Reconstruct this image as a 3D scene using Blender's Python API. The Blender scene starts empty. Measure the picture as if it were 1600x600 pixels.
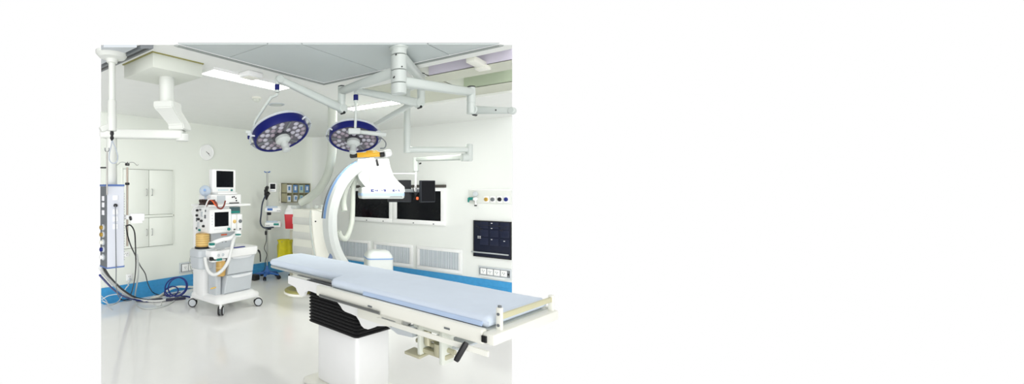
import bpy, bmesh, math, random
from math import pi, sin, cos, radians, sqrt
from mathutils import Vector, Matrix, noise

random.seed(7)
SC = bpy.context.scene
COL = SC.collection

# ------------------------------------------------------------------ camera frame
TH = radians(43.5)
F, PX0, PY0, EYE = 689.0, 479.0, 296.0, 1.67
HD = Vector((-sin(TH), cos(TH), 0))       # heading
RT = Vector((cos(TH), sin(TH), 0))        # right of heading
UP = Vector((0, 0, 1))
XL, YB, HC = -6.63, 7.17, 2.81            # left wall, back wall, ceiling height


def at(px, py, Z):
    """a point of the room from its bearing and its distance Z in front of the viewer"""
    v = HD * Z + RT * ((px - PX0) / F * Z)
    v.z = EYE - (py - PY0) / F * Z
    return v


def ray(px, py):
    v = HD + RT * ((px - PX0) / F)
    v.z = -(py - PY0) / F
    return v


EYEP = Vector((0, 0, EYE))


def onL(px, py, x=XL):
    r = ray(px, py); return EYEP + r * (x / r.x)


def onB(px, py, y=YB):
    r = ray(px, py); return EYEP + r * (y / r.y)


def onH(px, py, h=0.0):
    r = ray(px, py); return EYEP + r * ((h - EYE) / r.z)


# ------------------------------------------------------------------ materials
def srgb(c):
    return tuple(((v / 255) / 12.92 if v / 255 <= .04045 else ((v / 255 + .055) / 1.055) ** 2.4) for v in c)


def mat(name, rgb, rough=.5, metal=0, var=.03, scale=6, bump=0, bscale=40, emit=None, strength=0, coat=0, alpha=1, trans=0, stretch=None, spec=.5):
    m = bpy.data.materials.new(name)
    m.use_nodes = True
    nt = m.node_tree
    b = nt.nodes['Principled BSDF']
    c = srgb(rgb)
    b.inputs['Roughness'].default_value = rough
    b.inputs['Metallic'].default_value = metal
    b.inputs['Specular IOR Level'].default_value = spec
    b.inputs['Coat Weight'].default_value = coat
    b.inputs['Alpha'].default_value = alpha
    b.inputs['Transmission Weight'].default_value = trans
    tc = nt.nodes.new('ShaderNodeTexCoord')
    no = nt.nodes.new('ShaderNodeTexNoise')
    no.inputs['Scale'].default_value = scale
    no.inputs['Detail'].default_value = 4
    if stretch:
        mp = nt.nodes.new('ShaderNodeMapping')
        mp.inputs['Scale'].default_value = stretch
        nt.links.new(tc.outputs['Object'], mp.inputs['Vector'])
        nt.links.new(mp.outputs['Vector'], no.inputs['Vector'])
    else:
        nt.links.new(tc.outputs['Object'], no.inputs['Vector'])
    rp = nt.nodes.new('ShaderNodeValToRGB')
    rp.color_ramp.elements[0].position = .3
    rp.color_ramp.elements[1].position = .7
    rp.color_ramp.elements[0].color = tuple(v * (1 - var) for v in c) + (1,)
    rp.color_ramp.elements[1].color = tuple(min(1, v * (1 + var)) for v in c) + (1,)
    nt.links.new(no.outputs['Fac'], rp.inputs['Fac'])
    nt.links.new(rp.outputs['Color'], b.inputs['Base Color'])
    if bump:
        n2 = nt.nodes.new('ShaderNodeTexNoise')
        n2.inputs['Scale'].default_value = bscale
        n2.inputs['Detail'].default_value = 3
        nt.links.new(tc.outputs['Object'], n2.inputs['Vector'])
        bp = nt.nodes.new('ShaderNodeBump')
        bp.inputs['Strength'].default_value = bump
        bp.inputs['Distance'].default_value = .01
        nt.links.new(n2.outputs['Fac'], bp.inputs['Height'])
        nt.links.new(bp.outputs['Normal'], b.inputs['Normal'])
    if emit:
        b.inputs['Emission Color'].default_value = srgb(emit) + (1,)
        b.inputs['Emission Strength'].default_value = strength
    return m


M = dict(
    strip=mat('strip_enamel', (216, 219, 213), .45, var=.01),
    wall=mat('wall_enamel', (231, 235, 227), .45, var=.012, scale=1.2, stretch=(1, 1, .15)),
    wallb=mat('back_wall_enamel', (229, 232, 228), .45, var=.012, scale=1.2, stretch=(1, 1, .15)),
    ceil=mat('ceiling_paint', (236, 238, 234), .6, var=.01),
    ceilpan=mat('ceiling_panel_metal', (196, 204, 203), .45, var=.015, scale=2),
    lip=mat('panel_lip', (150, 156, 152), .5),
    olive=mat('ceiling_shade_tint', (202, 205, 189), .6, var=.01),  # off-white ceiling with its greenish shade put into the colour
    lilac=mat('lilac_panel', (216, 210, 226), .6, var=.02),
    green=mat('sage_panel', (178, 190, 166), .6, var=.02),
    floor=mat('floor_vinyl', (240, 240, 238), .16, var=.012, scale=3, coat=.2),
    blue=mat('blue_vinyl', (64, 152, 206), .3, var=.06, scale=20),
    white=mat('white_plastic', (240, 241, 240), .35, var=.012),
    cream=mat('cream_enamel', (238, 238, 228), .4, var=.012),
    armw=mat('arm_enamel', (196, 203, 198), .35, var=.012),
    beige=mat('cream_box', (217, 221, 211), .5, var=.012),
    grey=mat('grey_plastic', (196, 202, 206), .4, var=.02),
    dgrey=mat('dark_grey_plastic', (110, 115, 118), .45, var=.03),
    alu=mat('aluminium', (190, 195, 198), .35, .6, var=.03),
    steel=mat('steel', (160, 162, 160), .3, .85, var=.03),
    black=mat('black_plastic', (18, 18, 20), .45, var=.1),
    rubber=mat('black_rubber', (24, 24, 26), .6, var=.1),
    screen=mat('screen_glass', (14, 16, 20), .15, var=.1, spec=.18),
    scanw=mat('scanner_enamel', (212, 217, 214), .4, var=.01),
    navy=mat('navy_enamel', (16, 24, 96), .4, var=.04, spec=.2),
    pend=mat('pendant_enamel', (222, 225, 219), .4, var=.012),
    lampw=mat('lamp_fitting', (190, 196, 192), .4, var=.012),
    ledp=mat('led_panel', (92, 90, 98), .5, var=.06, scale=20),
    lens=mat('led_lens', (176, 174, 184), .3, var=.05, scale=30),
    lensd=mat('led_lens_rose', (148, 137, 147), .3, var=.05, scale=30),
    stripe=mat('blue_stripe', (124, 160, 208), .35, var=.02),
    pad=mat('pad_sheet', (216, 227, 240), .75, var=.015, scale=8, bump=.15, bscale=9),
    amber=mat('amber_canister', (198, 160, 90), .3, var=.12, scale=14),
    amberd=mat('amber_ridge', (222, 190, 120), .3, var=.06, scale=14),
    teal=mat('teal_plastic', (30, 130, 120), .4, var=.05),
    orange=mat('amber_yellow_enamel', (246, 186, 36), .4, var=.03),
    redor=mat('orange_plastic', (236, 98, 40), .4, var=.03),
    red=mat('red_plastic', (214, 48, 58), .4, var=.05),
    yellow=mat('yellow_bag', (212, 200, 24), .4, var=.12, scale=9, bump=.5, bscale=18),
    bluep=mat('blue_plastic', (52, 104, 178), .35, var=.06),
    bcable=mat('blue_cable', (26, 42, 122), .4, var=.05),
    wcable=mat('white_cable', (224, 226, 224), .45, var=.02),
    clear=mat('clear_plastic', (206, 220, 236), .15, var=.03, alpha=.75),
    tan=mat('tan_rack', (172, 168, 138), .5, var=.04),
    paper=mat('box_paper', (222, 228, 232), .6, var=.04, scale=30),
    bpaper=mat('box_blue', (96, 140, 190), .6, var=.08, scale=30),
    gpaper=mat('box_green', (170, 196, 186), .6, var=.08, scale=30),
    vent=mat('vent_fins', (216, 223, 228), .45, var=.02),
    ventd=mat('vent_dark', (160, 170, 178), .6, var=.05),
    duct=mat('ribbed_duct', (204, 210, 200), .45, var=.012),
    gold=mat('brass', (206, 170, 84), .3, .6, var=.04),
    oliveM=mat('olive_shell', (150, 146, 84), .45, var=.04),
    panelblk=mat('control_panel_glass', (20, 25, 44), .25, var=.06, spec=.3),
    lamp=mat('lamp_diffuser', (255, 255, 255), .5, var=0, emit=(255, 254, 248), strength=4),
    lamp2=mat('lamp_diffuser_bright', (255, 255, 255), .5, var=0, emit=(255, 254, 248), strength=62),
    ink=mat('blue_ink', (40, 50, 140), .5, var=.02),
    seam=mat('seam_line', (192, 199, 188), .6, var=.02),
)

# ------------------------------------------------------------------ mesh helpers
WM = {}                                    # world matrices of the things


def merge(bm, tmp, mtx=None):
    if mtx is not None:
        bmesh.ops.transform(tmp, matrix=mtx, verts=tmp.verts)
    mp = {}
    for v in tmp.verts:
        mp[v] = bm.verts.new(v.co)
    for f in tmp.faces:
        try:
            bm.faces.new([mp[v] for v in f.verts])
        except ValueError:
            pass
    tmp.free()


def box(bm, c, s, bev=0, mtx=None, seg=2):
    t = bmesh.new()
    bmesh.ops.create_cube(t, size=1)
    for v in t.verts:
        v.co = Vector((v.co.x * s[0], v.co.y * s[1], v.co.z * s[2]))
    if bev:
        bmesh.ops.bevel(t, geom=list(t.edges), offset=min(bev, min(s) * .49), segments=seg, affect='EDGES', profile=.5, clamp_overlap=True)
    for v in t.verts:
        v.co += Vector(c)
    merge(bm, t, mtx)
    return bm


def bx(x0, x1, y0, y1, z0, z1, bev=0, mtx=None, seg=2):
    return box(bmesh.new(), ((x0 + x1) / 2, (y0 + y1) / 2, (z0 + z1) / 2), (abs(x1 - x0), abs(y1 - y0), abs(z1 - z0)), bev, mtx, seg)


def frame_at(p, d, up=UP):
    """matrix whose z axis points along d"""
    z = Vector(d).normalized()
    u = Vector(up)
    if abs(z.dot(u)) > .98:
        u = Vector((1, 0, 0))
    x = u.cross(z).normalized()
    y = z.cross(x)
    m = Matrix((x, y, z)).transposed().to_4x4()
    m.translation = Vector(p)
    return m


def cyl(bm, p0, p1, r0, r1=None, seg=20, bev=0):
    p0, p1 = Vector(p0), Vector(p1)
    r1 = r0 if r1 is None else r1
    L = (p1 - p0).length
    prof = [(r0, 0), (r1, L)]
    if bev:
        prof = [(r0 - bev, 0), (r0, bev), (r1, L - bev), (r1 - bev, L)]
    lathe(bm, prof, frame_at(p0, p1 - p0), seg)
    return bm


def lathe(bm, prof, mtx=None, seg=32, a0=0, a1=2 * pi):
    """(r, z) profile about z; ends are capped"""
    rings = []
    full = abs(a1 - a0 - 2 * pi) < 1e-6
    n = seg if full else seg + 1
    mtx = mtx or Matrix()
    for r, z in prof:
        if r < 1e-6:
            rings.append([bm.verts.new(mtx @ Vector((0, 0, z)))])
        else:
            rings.append([bm.verts.new(mtx @ Vector((r * cos(a0 + (a1 - a0) * i / seg), r * sin(a0 + (a1 - a0) * i / seg), z))) for i in range(n)])
    m = seg if full else seg
    for A, B in zip(rings, rings[1:]):
        for i in range(m):
            j = (i + 1) % n
            vs = []
            for v in ([A[i % len(A)], A[j % len(A)], B[j % len(B)], B[i % len(B)]]):
                if v not in vs:
                    vs.append(v)
            if len(vs) > 2:
                bm.faces.new(vs)
    if full:
        for R in (rings[0], rings[-1]):
            if len(R) > 2:
                bm.faces.new(R)
    return bm


def smooth_path(pts, n=8):
    pts = [Vector(p) for p in pts]
    if len(pts) < 3:
        return pts
    out = []
    P = [pts[0] * 2 - pts[1]] + pts + [pts[-1] * 2 - pts[-2]]
    for i in range(1, len(P) - 2):
        for k in range(n):
            t = k / n
            a, b, c, d = P[i - 1], P[i], P[i + 1], P[i + 2]
            out.append(.5 * ((2 * b) + (c - a) * t + (2 * a - 5 * b + 4 * c - d) * t * t + (3 * b - a - 3 * c + d) * t ** 3))
    out.append(pts[-1])
    return out


def tube(bm, pts, r, seg=10, smooth=6, closed=False):
    """round tube along pts; r a number or one number per point"""
    rs = None if not isinstance(r, (list, tuple)) else list(r)
    base = [Vector(p) for p in pts]
    if smooth and len(base) > 2:
        path = smooth_path(base, smooth)
        if rs:
            rr = []
            for i in range(len(rs) - 1):
                for k in range(smooth):
                    rr.append(rs[i] + (rs[i + 1] - rs[i]) * k / smooth)
            rr.append(rs[-1]); rs = rr
    else:
        path = base
    rings = []
    n = len(path)
    tan0 = (path[1] - path[0]).normalized()
    u = tan0.orthogonal().normalized()
    for i, p in enumerate(path):
        if closed:
            t = (path[(i + 1) % n] - path[i - 1]).normalized()
        else:
            t = (path[min(i + 1, n - 1)] - path[max(i - 1, 0)])
            t = t.normalized() if t.length > 1e-9 else tan0
        u = (u - t * u.dot(t)).normalized()
        w = t.cross(u)
        q = rs[i] if rs else r
        rings.append([bm.verts.new(p + u * (q * cos(2 * pi * k / seg)) + w * (q * sin(2 * pi * k / seg))) for k in range(seg)])
    for A, B in zip(rings, rings[1:] + ([rings[0]] if closed else [])):
        for k in range(seg):
            bm.faces.new((A[k], A[(k + 1) % seg], B[(k + 1) % seg], B[k]))
    if not closed:
        bm.faces.new(rings[0][::-1]); bm.faces.new(rings[-1])
    return bm


def loft(bm, rings, cap=True):
    R = [[bm.verts.new(p) for p in ring] for ring in rings]
    n = len(R[0])
    for A, B in zip(R, R[1:]):
        for k in range(n):
            bm.faces.new((A[k], A[(k + 1) % n], B[(k + 1) % n], B[k]))
    if cap:
        bm.faces.new(R[0][::-1]); bm.faces.new(R[-1])
    return bm


def prism(bm, pts, vec):
    """polygon of 3-D points pushed along vec"""
    vec = Vector(vec)
    return loft(bm, [[Vector(p) for p in pts], [Vector(p) + vec for p in pts]])


def rrect(w, h, r, n=5):
    out = []
    for cx, cy, a in ((w / 2 - r, h / 2 - r, 0), (-w / 2 + r, h / 2 - r, pi / 2), (-w / 2 + r, -h / 2 + r, pi), (w / 2 - r, -h / 2 + r, 3 * pi / 2)):
        for k in range(n + 1):
            t = a + pi / 2 * k / n
            out.append((cx + r * cos(t), cy + r * sin(t)))
    return out


def obar(bm, p0, p1, w, h, w1=None, h1=None, r=.3, rounds=True):
    """bar with a rounded rectangular section from p0 to p1 (w across, h upright), tapering to w1, h1"""
    w1, h1 = w1 or w, h1 or h
    p0, p1 = Vector(p0), Vector(p1)
    d = (p1 - p0).normalized()
    s = d.cross(UP)
    s = s.normalized() if s.length > 1e-4 else Vector((1, 0, 0))
    u = s.cross(d)
    rings = []
    L = (p1 - p0).length
    for t, k in ((0, .8), (.012 / L, 1), (1 - .012 / L, 1), (1, .8)):
        ww, hh = (w + (w1 - w) * t) * k, (h + (h1 - h) * t) * k
        rr = min(ww, hh) * r
        rings.append([p0 + d * (L * t) + s * a + u * b for a, b in rrect(ww, hh, rr)])
    return loft(bm, rings)


def obj(name, bm, m, parent=None, world=True, angle=38):
    bmesh.ops.remove_doubles(bm, verts=bm.verts, dist=1e-6)
    bmesh.ops.recalc_face_normals(bm, faces=bm.faces)
    if parent is not None and world:
        bmesh.ops.transform(bm, matrix=WM[parent].inverted(), verts=bm.verts)
    me = bpy.data.meshes.new(name)
    bm.to_mesh(me); bm.free()
    me.materials.append(M[m] if isinstance(m, str) else m)
    me.polygons.foreach_set('use_smooth', [True] * len(me.polygons))
    me.set_sharp_from_angle(angle=radians(angle))
    o = bpy.data.objects.new(name, me)
    COL.objects.link(o)
    if parent is not None:
        o.parent = parent
        WM[o] = WM[parent].copy()
    else:
        WM[o] = Matrix()
    return o


def tag(o, label, cat, group=None, kind=None):
    o['label'] = label; o['category'] = cat
    if group: o['group'] = group
    if kind: o['kind'] = kind
    return o


def thing(name, label, cat, loc=(0, 0, 0), rz=0, group=None, mtx=None):
    o = bpy.data.objects.new(name, None)
    COL.objects.link(o)
    o.empty_display_size = .1
    if mtx is None:
        mtx = Matrix.Translation(Vector(loc)) @ Matrix.Rotation(rz, 4, 'Z')
    o.matrix_world = mtx
    WM[o] = mtx.copy()
    return tag(o, label, cat, group)


def solo(name, bm, m, label, cat, group=None, kind=None, base=None, angle=38):
    """a thing of one mesh; its origin goes to its base"""
    if base is None:
        xs = [v.co for v in bm.verts]
        base = Vector((sum(v.x for v in xs) / len(xs), sum(v.y for v in xs) / len(xs), min(v.z for v in xs)))
    bmesh.ops.translate(bm, verts=bm.verts, vec=-base)
    o = obj(name, bm, m, angle=angle)
    o.location = base
    WM[o] = Matrix.Translation(base)
    return tag(o, label, cat, group, kind)


def dup(root, mtx, label=None):
    r = root.copy(); COL.objects.link(r); r.matrix_world = mtx
    if label: r['label'] = label
    for ch in list(root.children):
        c = ch.copy(); COL.objects.link(c); c.parent = r
        for g in list(ch.children):
            d = g.copy(); COL.objects.link(d); d.parent = c
    return r


def instance(src, offset, parent):
    """another copy of a part: same mesh, moved by offset"""
    c = src.copy(); COL.objects.link(c); c.parent = parent
    c.location = src.location + Vector(offset)
    return c


def text_bm(s, size, mtx, extrude=.0008):
    cu = bpy.data.curves.new('t', 'FONT')
    cu.body = s; cu.size = size; cu.extrude = extrude
    cu.align_x = 'CENTER'; cu.align_y = 'CENTER'
    o = bpy.data.objects.new('t', cu); COL.objects.link(o)
    dg = bpy.context.evaluated_depsgraph_get()
    me = bpy.data.meshes.new_from_object(o.evaluated_get(dg))
    bm = bmesh.new(); bm.from_mesh(me)
    bpy.data.objects.remove(o); bpy.data.meshes.remove(me); bpy.data.curves.remove(cu)
    bmesh.ops.transform(bm, matrix=mtx, verts=bm.verts)
    return bm


def clip(poly, axis, val, keep_less):
    """clip a convex plan polygon"""
    out = []
    n = len(poly)
    f = lambda p: (val - p[axis]) if keep_less else (p[axis] - val)
    for i in range(n):
        a, b = poly[i], poly[(i + 1) % n]
        fa, fb = f(a), f(b)
        if fa >= 0: out.append(a)
        if fa * fb < 0:
            t = fa / (fa - fb)
            out.append((a[0] + (b[0] - a[0]) * t, a[1] + (b[1] - a[1]) * t))
    return out


def slab(bm, poly, z0, z1):
    if len(poly) > 2:
        prism(bm, [(x, y, z0) for x, y in poly], (0, 0, z1 - z0))
    return bm


# ================================================================== THE SETTING
YL0 = onL(158, 296).y                    # where the built part of the left wall begins
XB1 = onB(800, 296).x                    # where the built part of the back wall ends
RC = .28                                 # rounded corner


def corner_arc(a0, a1, n=8, r=RC):
    cx, cy = XL + RC, YB - RC
    return [(cx + r * cos(a0 + (a1 - a0) * i / n), cy + r * sin(a0 + (a1 - a0) * i / n)) for i in range(n + 1)]


def wall_strip(path, th=.02, z0=0, z1=HC):
    """an upright sheet along a plan path; the room lies to the right of the path's direction"""
    bm = bmesh.new()
    ins, outs = [], []
    for i, p in enumerate(path):
        a, b = path[max(i - 1, 0)], path[min(i + 1, len(path) - 1)]
        t = Vector((b[0] - a[0], b[1] - a[1])).normalized()
        nrm = Vector((-t.y, t.x))
        ins.append(Vector((p[0], p[1], 0))); outs.append(Vector((p[0] + nrm.x * th, p[1] + nrm.y * th, 0)))
    ring = ins + outs[::-1]
    prism(bm, [v + Vector((0, 0, z0)) for v in ring], (0, 0, z1 - z0))
    return bm


arcL = corner_arc(pi, pi * .75)
arcB = corner_arc(pi * .75, pi / 2)
tag(obj('wall_left', wall_strip([(XL, YL0)] + arcL), 'wall'), 'pale green enamelled wall with built-in cupboard and round clock', 'wall', kind='structure')
tag(obj('wall_back', wall_strip(arcB + [(XB1, YB)]), 'wallb'), 'off-white wall with two dark windows and low vents', 'wall', kind='structure')

pln = Vector((0, 0, 0))
def plan(px, Z):
    p = at(px, 296, Z); return (p.x, p.y)
floor_poly = [(XL, YL0), (XL, YB), (XB1, YB), plan(800, 2.3), plan(158, 2.3)]
tag(obj('floor', slab(bmesh.new(), floor_poly, -.02, 0), 'floor'), 'glossy white vinyl floor', 'floor', kind='structure')

ZN = (HC - EYE) * F / (PY0 - 70)
ceil_poly = [(XL, YL0), (XL, YB), (XB1, YB), plan(800, ZN), plan(158, ZN)]
bm = bmesh.new()
PXE, PYE, RX = -3.14, 3.58, -2.16
zc, zt = HC, HC + .006
slab(bm, clip(clip(ceil_poly, 1, PYE, True), 0, PXE, True), zc, zt)
for y0, y1, cut in ((PYE, 3.74, 0), (3.74, 4.06, 1), (4.06, 4.36, 0), (4.36, 4.88, 1), (4.88, YB, 0)):
    P = clip(clip(ceil_poly, 1, y0, False), 1, y1, True)
    if cut: P = clip(P, 0, RX, True)
    slab(bm, P, zc, zt)
tag(obj('ceiling', bm, 'ceil'), 'white painted ceiling around the grey panels', 'ceiling', kind='structure')

# the grey air panels: each one a sheet of its own with a dark lip along the edge
lam = clip(clip(ceil_poly, 1, PYE - .012, True), 0, PXE + .012, False)
xs = [PXE + .012, -2.42, -1.7, -.98, 1]
ys = [-3, 1.05, 2.31, PYE - .012]
first = True
k = 0
for i in range(len(xs) - 1):
    for j in range(len(ys) - 1):
        P = clip(clip(clip(clip(lam, 0, xs[i] + .004, False), 0, xs[i + 1] - .004, True), 1, ys[j] + .004, False), 1, ys[j + 1] - .004, True)
        if len(P) > 2:
            k += 1
            tag(obj('ceiling_panel', slab(bmesh.new(), P, HC + .004, HC + .012), 'ceilpan'), 'grey flush air panel in the middle of the ceiling', 'ceiling panel', 'grey ceiling panels', 'structure')
bm = bmesh.new()
P = clip(clip(ceil_poly, 1, PYE + .01, True), 0, PXE - .01, False)
slab(bm, clip(P, 1, PYE - .014, False), HC - .012, HC + .001)
slab(bm, clip(P, 0, PXE + .014, True), HC - .012, HC + .001)
slab(bm, lam, HC + .0125, HC + .016)
tag(obj('trim_1', bm, 'lip'), 'dark grey edging round the grey ceiling panels', 'trim', kind='structure')

# two raised bays in the ceiling on the right, lilac and sage inside
def bay(y0, y1, depth, m, name, label):
    t = bmesh.new()
    xe = plan(800, 1)[0]
    def xr(y):   # where the built ceiling ends
        P = clip(ceil_poly, 1, y - 1e-4, False); P = clip(P, 1, y + 1e-4, True)
        return max(p[0] for p in P)
    a, b = xr(y0), xr(y1)
    prism(t, [(RX, y1, HC), (b, y1, HC), (b, y1, HC + depth), (RX, y1, HC + depth)], (0, .006, 0))
    o = tag(obj(name, t, m), label, 'ceiling bay', kind='structure')
    t = bmesh.new()
    prism(t, [(RX, y0, HC), (RX, y1, HC), (RX, y1, HC + depth), (RX, y0, HC + .008)], (-.006, 0, 0))
    prism(t, [(RX, y0, HC + .008), (a, y0, HC + .008), (b, y1, HC + depth), (RX, y1, HC + depth)], (0, 0, .004))
    obj('bay_lining', t, 'beige', o)
    return o
bay(3.74, 4.06, .10, 'lilac', 'ceiling_bay', 'long lilac-sided raised bay in the ceiling, the one nearer the grey panels')
bay(4.36, 4.88, .2, 'green', 'ceiling_bay', 'long sage-sided raised bay in the ceiling, the one nearer the back wall')
# bracket across the lilac bay
p = onH(748, 100, HC)
t = thing('ceiling_bracket', 'white block bracket crossing the lilac ceiling bay', 'bracket', (p.x, 3.9, HC - .02))
obj('bracket_body', bx(p.x - .04, p.x + .04, 3.80, 4.09, HC - .02, HC + .03, .006), 'cream', t)
obj('bracket_foot', bx(p.x - .055, p.x + .055, 4.02, 4.13, HC - .035, HC - .002, .006), 'cream', t)
# off-white strip between the bays, greenish shade painted in; its white edge
bm = bmesh.new()
for y0, y1, cut in ((4.058, 4.362, 0), (4.878, 5.27, 0)):
    slab(bm, clip(clip(clip(ceil_poly, 1, y0, False), 1, y1, True), 0, -2.95, False), HC - .004, HC)
slab(bm, clip(clip(clip(clip(ceil_poly, 1, 4.355, False), 1, 4.885, True), 0, -2.95, False), 0, RX, True), HC - .004, HC)
tag(obj('ceiling_strip', bm, 'olive'), 'off-white strip of ceiling around the sage bay, shade painted in as greenish cream', 'ceiling strip', kind='structure')
tag(obj('trim_2', slab(bmesh.new(), clip(clip(clip(ceil_poly, 1, 5.27, False), 1, 5.33, True), 0, -2.95, False), HC - .03, HC), 'ceil'), 'white edge strip on the ceiling before the back wall', 'trim', kind='structure')
tag(obj('ceiling_hatch', slab(bmesh.new(), clip(clip(clip(ceil_poly, 1, 5.36, False), 1, 6.5, True), 0, -3.05, False), HC - .008, HC), 'ceil'), 'white flush hatch panel in the ceiling near the back wall', 'ceiling hatch', kind='structure')

# baseboards: coved blue vinyl
def sweep_plan(path, prof):
    bm = bmesh.new(); rings = []
    for i, p in enumerate(path):
        a, b = path[max(i - 1, 0)], path[min(i + 1, len(path) - 1)]
        t = Vector((b[0] - a[0], b[1] - a[1])).normalized()
        n = Vector((t.y, -t.x))
        rings.append([Vector((p[0] + n.x * d, p[1] + n.y * d, z)) for d, z in prof])
    return loft(bm, rings)
cove = [(.001, .222), (.012, .222), (.012, .125), (.02, .118), (.022, .08), (.036, .035), (.07, .012), (.11, .002), (.11, 0), (.001, 0)]
tag(obj('baseboard_left', sweep_plan([(XL, YL0)] + arcL, cove), 'blue'), 'blue coved vinyl skirting below the wall cupboard', 'baseboard', kind='structure')
tag(obj('baseboard_back', sweep_plan(arcB + [(XB1, YB)], cove), 'blue'), 'blue coved vinyl skirting below the vents', 'baseboard', kind='structure')

# faint wall-panel seams
# windows
def window(n, x0, x1, label):
    z0, z1 = 1.045, 1.70
    w = thing('window_%d' % n, label, 'window', ((x0 + x1) / 2, YB, z0))
    w['kind'] = 'structure'
    t = bmesh.new()
    b = .075
    for c in ((x0, x1, z0, z0 + b), (x0, x1, z1 - b * .8, z1), (x0, x0 + b, z0 + b, z1 - b * .8), (x1 - b, x1, z0 + b, z1 - b * .8)):
        merge(t, bx(c[0], c[1], YB - .05, YB, c[2], c[3], .004))
    obj('window_frame', t, 'white', w)
    obj('window_pane', bx(x0 + b, x1 - b, YB - .02, YB - .008, z0 + b, z1 - b * .8), 'screen', w)
    t = bmesh.new()
    for fx in (.42, .8):
        cyl(t, (x0 + (x1 - x0) * fx, YB - .056, z0 + .02), (x0 + (x1 - x0) * fx, YB - .048, z0 + .02), .012, seg=12)
    obj('window_catch', t, 'dgrey', w)
    return w
window(1, -5.55, -4.535, 'dark internal window with white frame behind the white C-shaped scanner')
window(2, -4.525, -3.49, 'dark internal window with white frame nearer the wall gas outlets')
t = bmesh.new(); box(t, (-4.5, YB - .035, 1.728), (2.04, .07, .05), .008)
solo('blind_cassette', t, mat('blind_brown', (64, 60, 54), .5), 'dark brown slim blind cassette above the two windows', 'blind')

# vents
def vent(x0, x1, label):
    z0, z1 = .25, .655
    v = thing('wall_vent', label, 'vent', ((x0 + x1) / 2, YB, z0), group='low vents on the back wall')
    t = bmesh.new(); b = .055
    for c in ((x0, x1, z0, z0 + b), (x0, x1, z1 - b, z1), (x0, x0 + b, z0 + b, z1 - b), (x1 - b, x1, z0 + b, z1 - b)):
        merge(t, bx(c[0], c[1], YB - .025, YB, c[2], c[3], .004))
    obj('vent_frame', t, 'white', v)
    obj('vent_back', bx(x0 + b, x1 - b, YB - .006, YB - .001, z0 + b, z1 - b), 'ventd', v)
    t = bmesh.new(); n = 26
    for i in range(n):
        x = x0 + b + (x1 - x0 - 2 * b) * (i + .5) / n
        merge(t, bx(x - .0085, x + .0085, YB - .020 + .004 * (i * 7 % 3), YB - .007, z0 + b, z1 - b))
    obj('grille', t, 'vent', v)
    return v
vent(-5.9, -5.065, 'white-framed finned wall vent beside the scanner arc, under the first window')
vent(-4.975, -4.13, 'middle white-framed finned wall vent, behind the white scanner tube head')
vent(-4.04, -3.20, 'white-framed finned wall vent nearest the dark control panel')

# ================================================================== CEILING FIXTURES
def ceiling_light(name, x0, x1, y0, y1, label, lm='lamp'):
    t = thing(name, label, 'ceiling light', ((x0 + x1) / 2, (y0 + y1) / 2, HC), group=None)
    b = .02; m = bmesh.new()
    for c in ((x0, x1, y0, y0 + b), (x0, x1, y1 - b, y1), (x0, x0 + b, y0 + b, y1 - b), (x1 - b, x1, y0 + b, y1 - b)):
        merge(m, bx(c[0], c[1], c[2], c[3], HC - .018, HC))
    obj('light_frame', m, 'white', t)
    obj('diffuser', bx(x0 + b, x1 - b, y0 + b, y1 - b, HC - .012, HC - .001), lm, t)
    return t
ceiling_light('ceiling_light', -3.72, -3.45, 2.38, 3.44, 'long glowing ceiling light above the left surgical lamp')
ceiling_light('ceiling_light', -3.85, -2.88, 4.80, 5.04, 'long glowing ceiling light behind the surgical lamp arms', 'lamp2')

p = onH(388, 116, HC)
t = thing('ceiling_speaker', 'small white box on the ceiling at the edge of the left light', 'ceiling box', (p.x, p.y, HC))
obj('box_body', bx(-3.44, -3.28, 2.66, 2.84, HC - .05, HC, .012), 'white', t)
obj('box_cover', bx(-3.42, -3.30, 2.68, 2.82, HC - .056, HC - .05, .003), 'cream', t)
p = onH(401, 152, HC)
t = thing('smoke_detector', 'small cream smoke detector on the ceiling near the left wall', 'smoke detector', (p.x, p.y, HC))
obj('detector_base', lathe(bmesh.new(), [(.06, 0), (.06, -.015), (.05, -.02)], Matrix.Translation((p.x, p.y, HC))), 'cream', t)
obj('detector_head', lathe(bmesh.new(), [(.045, -.02), (.045, -.04), (.03, -.055), (0, -.058)], Matrix.Translation((p.x, p.y, HC))), 'beige', t)
p = onH(432, 163, HC)
t = thing('ceiling_vent', 'flat round vent disc on the ceiling beside the smoke detector', 'ceiling vent', (p.x, p.y, HC))
obj('vent_ring', lathe(bmesh.new(), [(.11, 0), (.11, -.008), (.085, -.012), (.085, -.004), (0, -.004)], Matrix.Translation((p.x, p.y, HC))), 'grey', t)
obj('vent_disc', lathe(bmesh.new(), [(.075, -.004), (.075, -.012), (0, -.016)], Matrix.Translation((p.x, p.y, HC))), 'armw', t)

# rail on the ceiling, far left
def cx_of(y, side):
    P = clip(clip(ceil_poly, 1, y - 1e-3, False), 1, y + 1e-3, True)
    return (min if side < 0 else max)(q[0] for q in P)
yr = 1.69
P = clip(clip(ceil_poly, 1, 1.62, False), 1, 1.69, True)
t = thing('ceiling_track', 'dark aluminium equipment track across the ceiling corner beside the white drop pole', 'ceiling track', (-3.8, 1.65, HC))
obj('track_channel', slab(bmesh.new(), P, HC - .03, HC), 'dgrey', t)
obj('track_slot', slab(bmesh.new(), clip(clip(P, 1, 1.645, False), 1, 1.665, True), HC - .033, HC - .03), 'black', t)
P = clip(clip(ceil_poly, 1, 1.42, False), 1, 1.60, True)
if len(P) > 2:
    obj('track_cover', slab(bmesh.new(), P, HC - .02, HC), 'grey', t)

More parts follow.
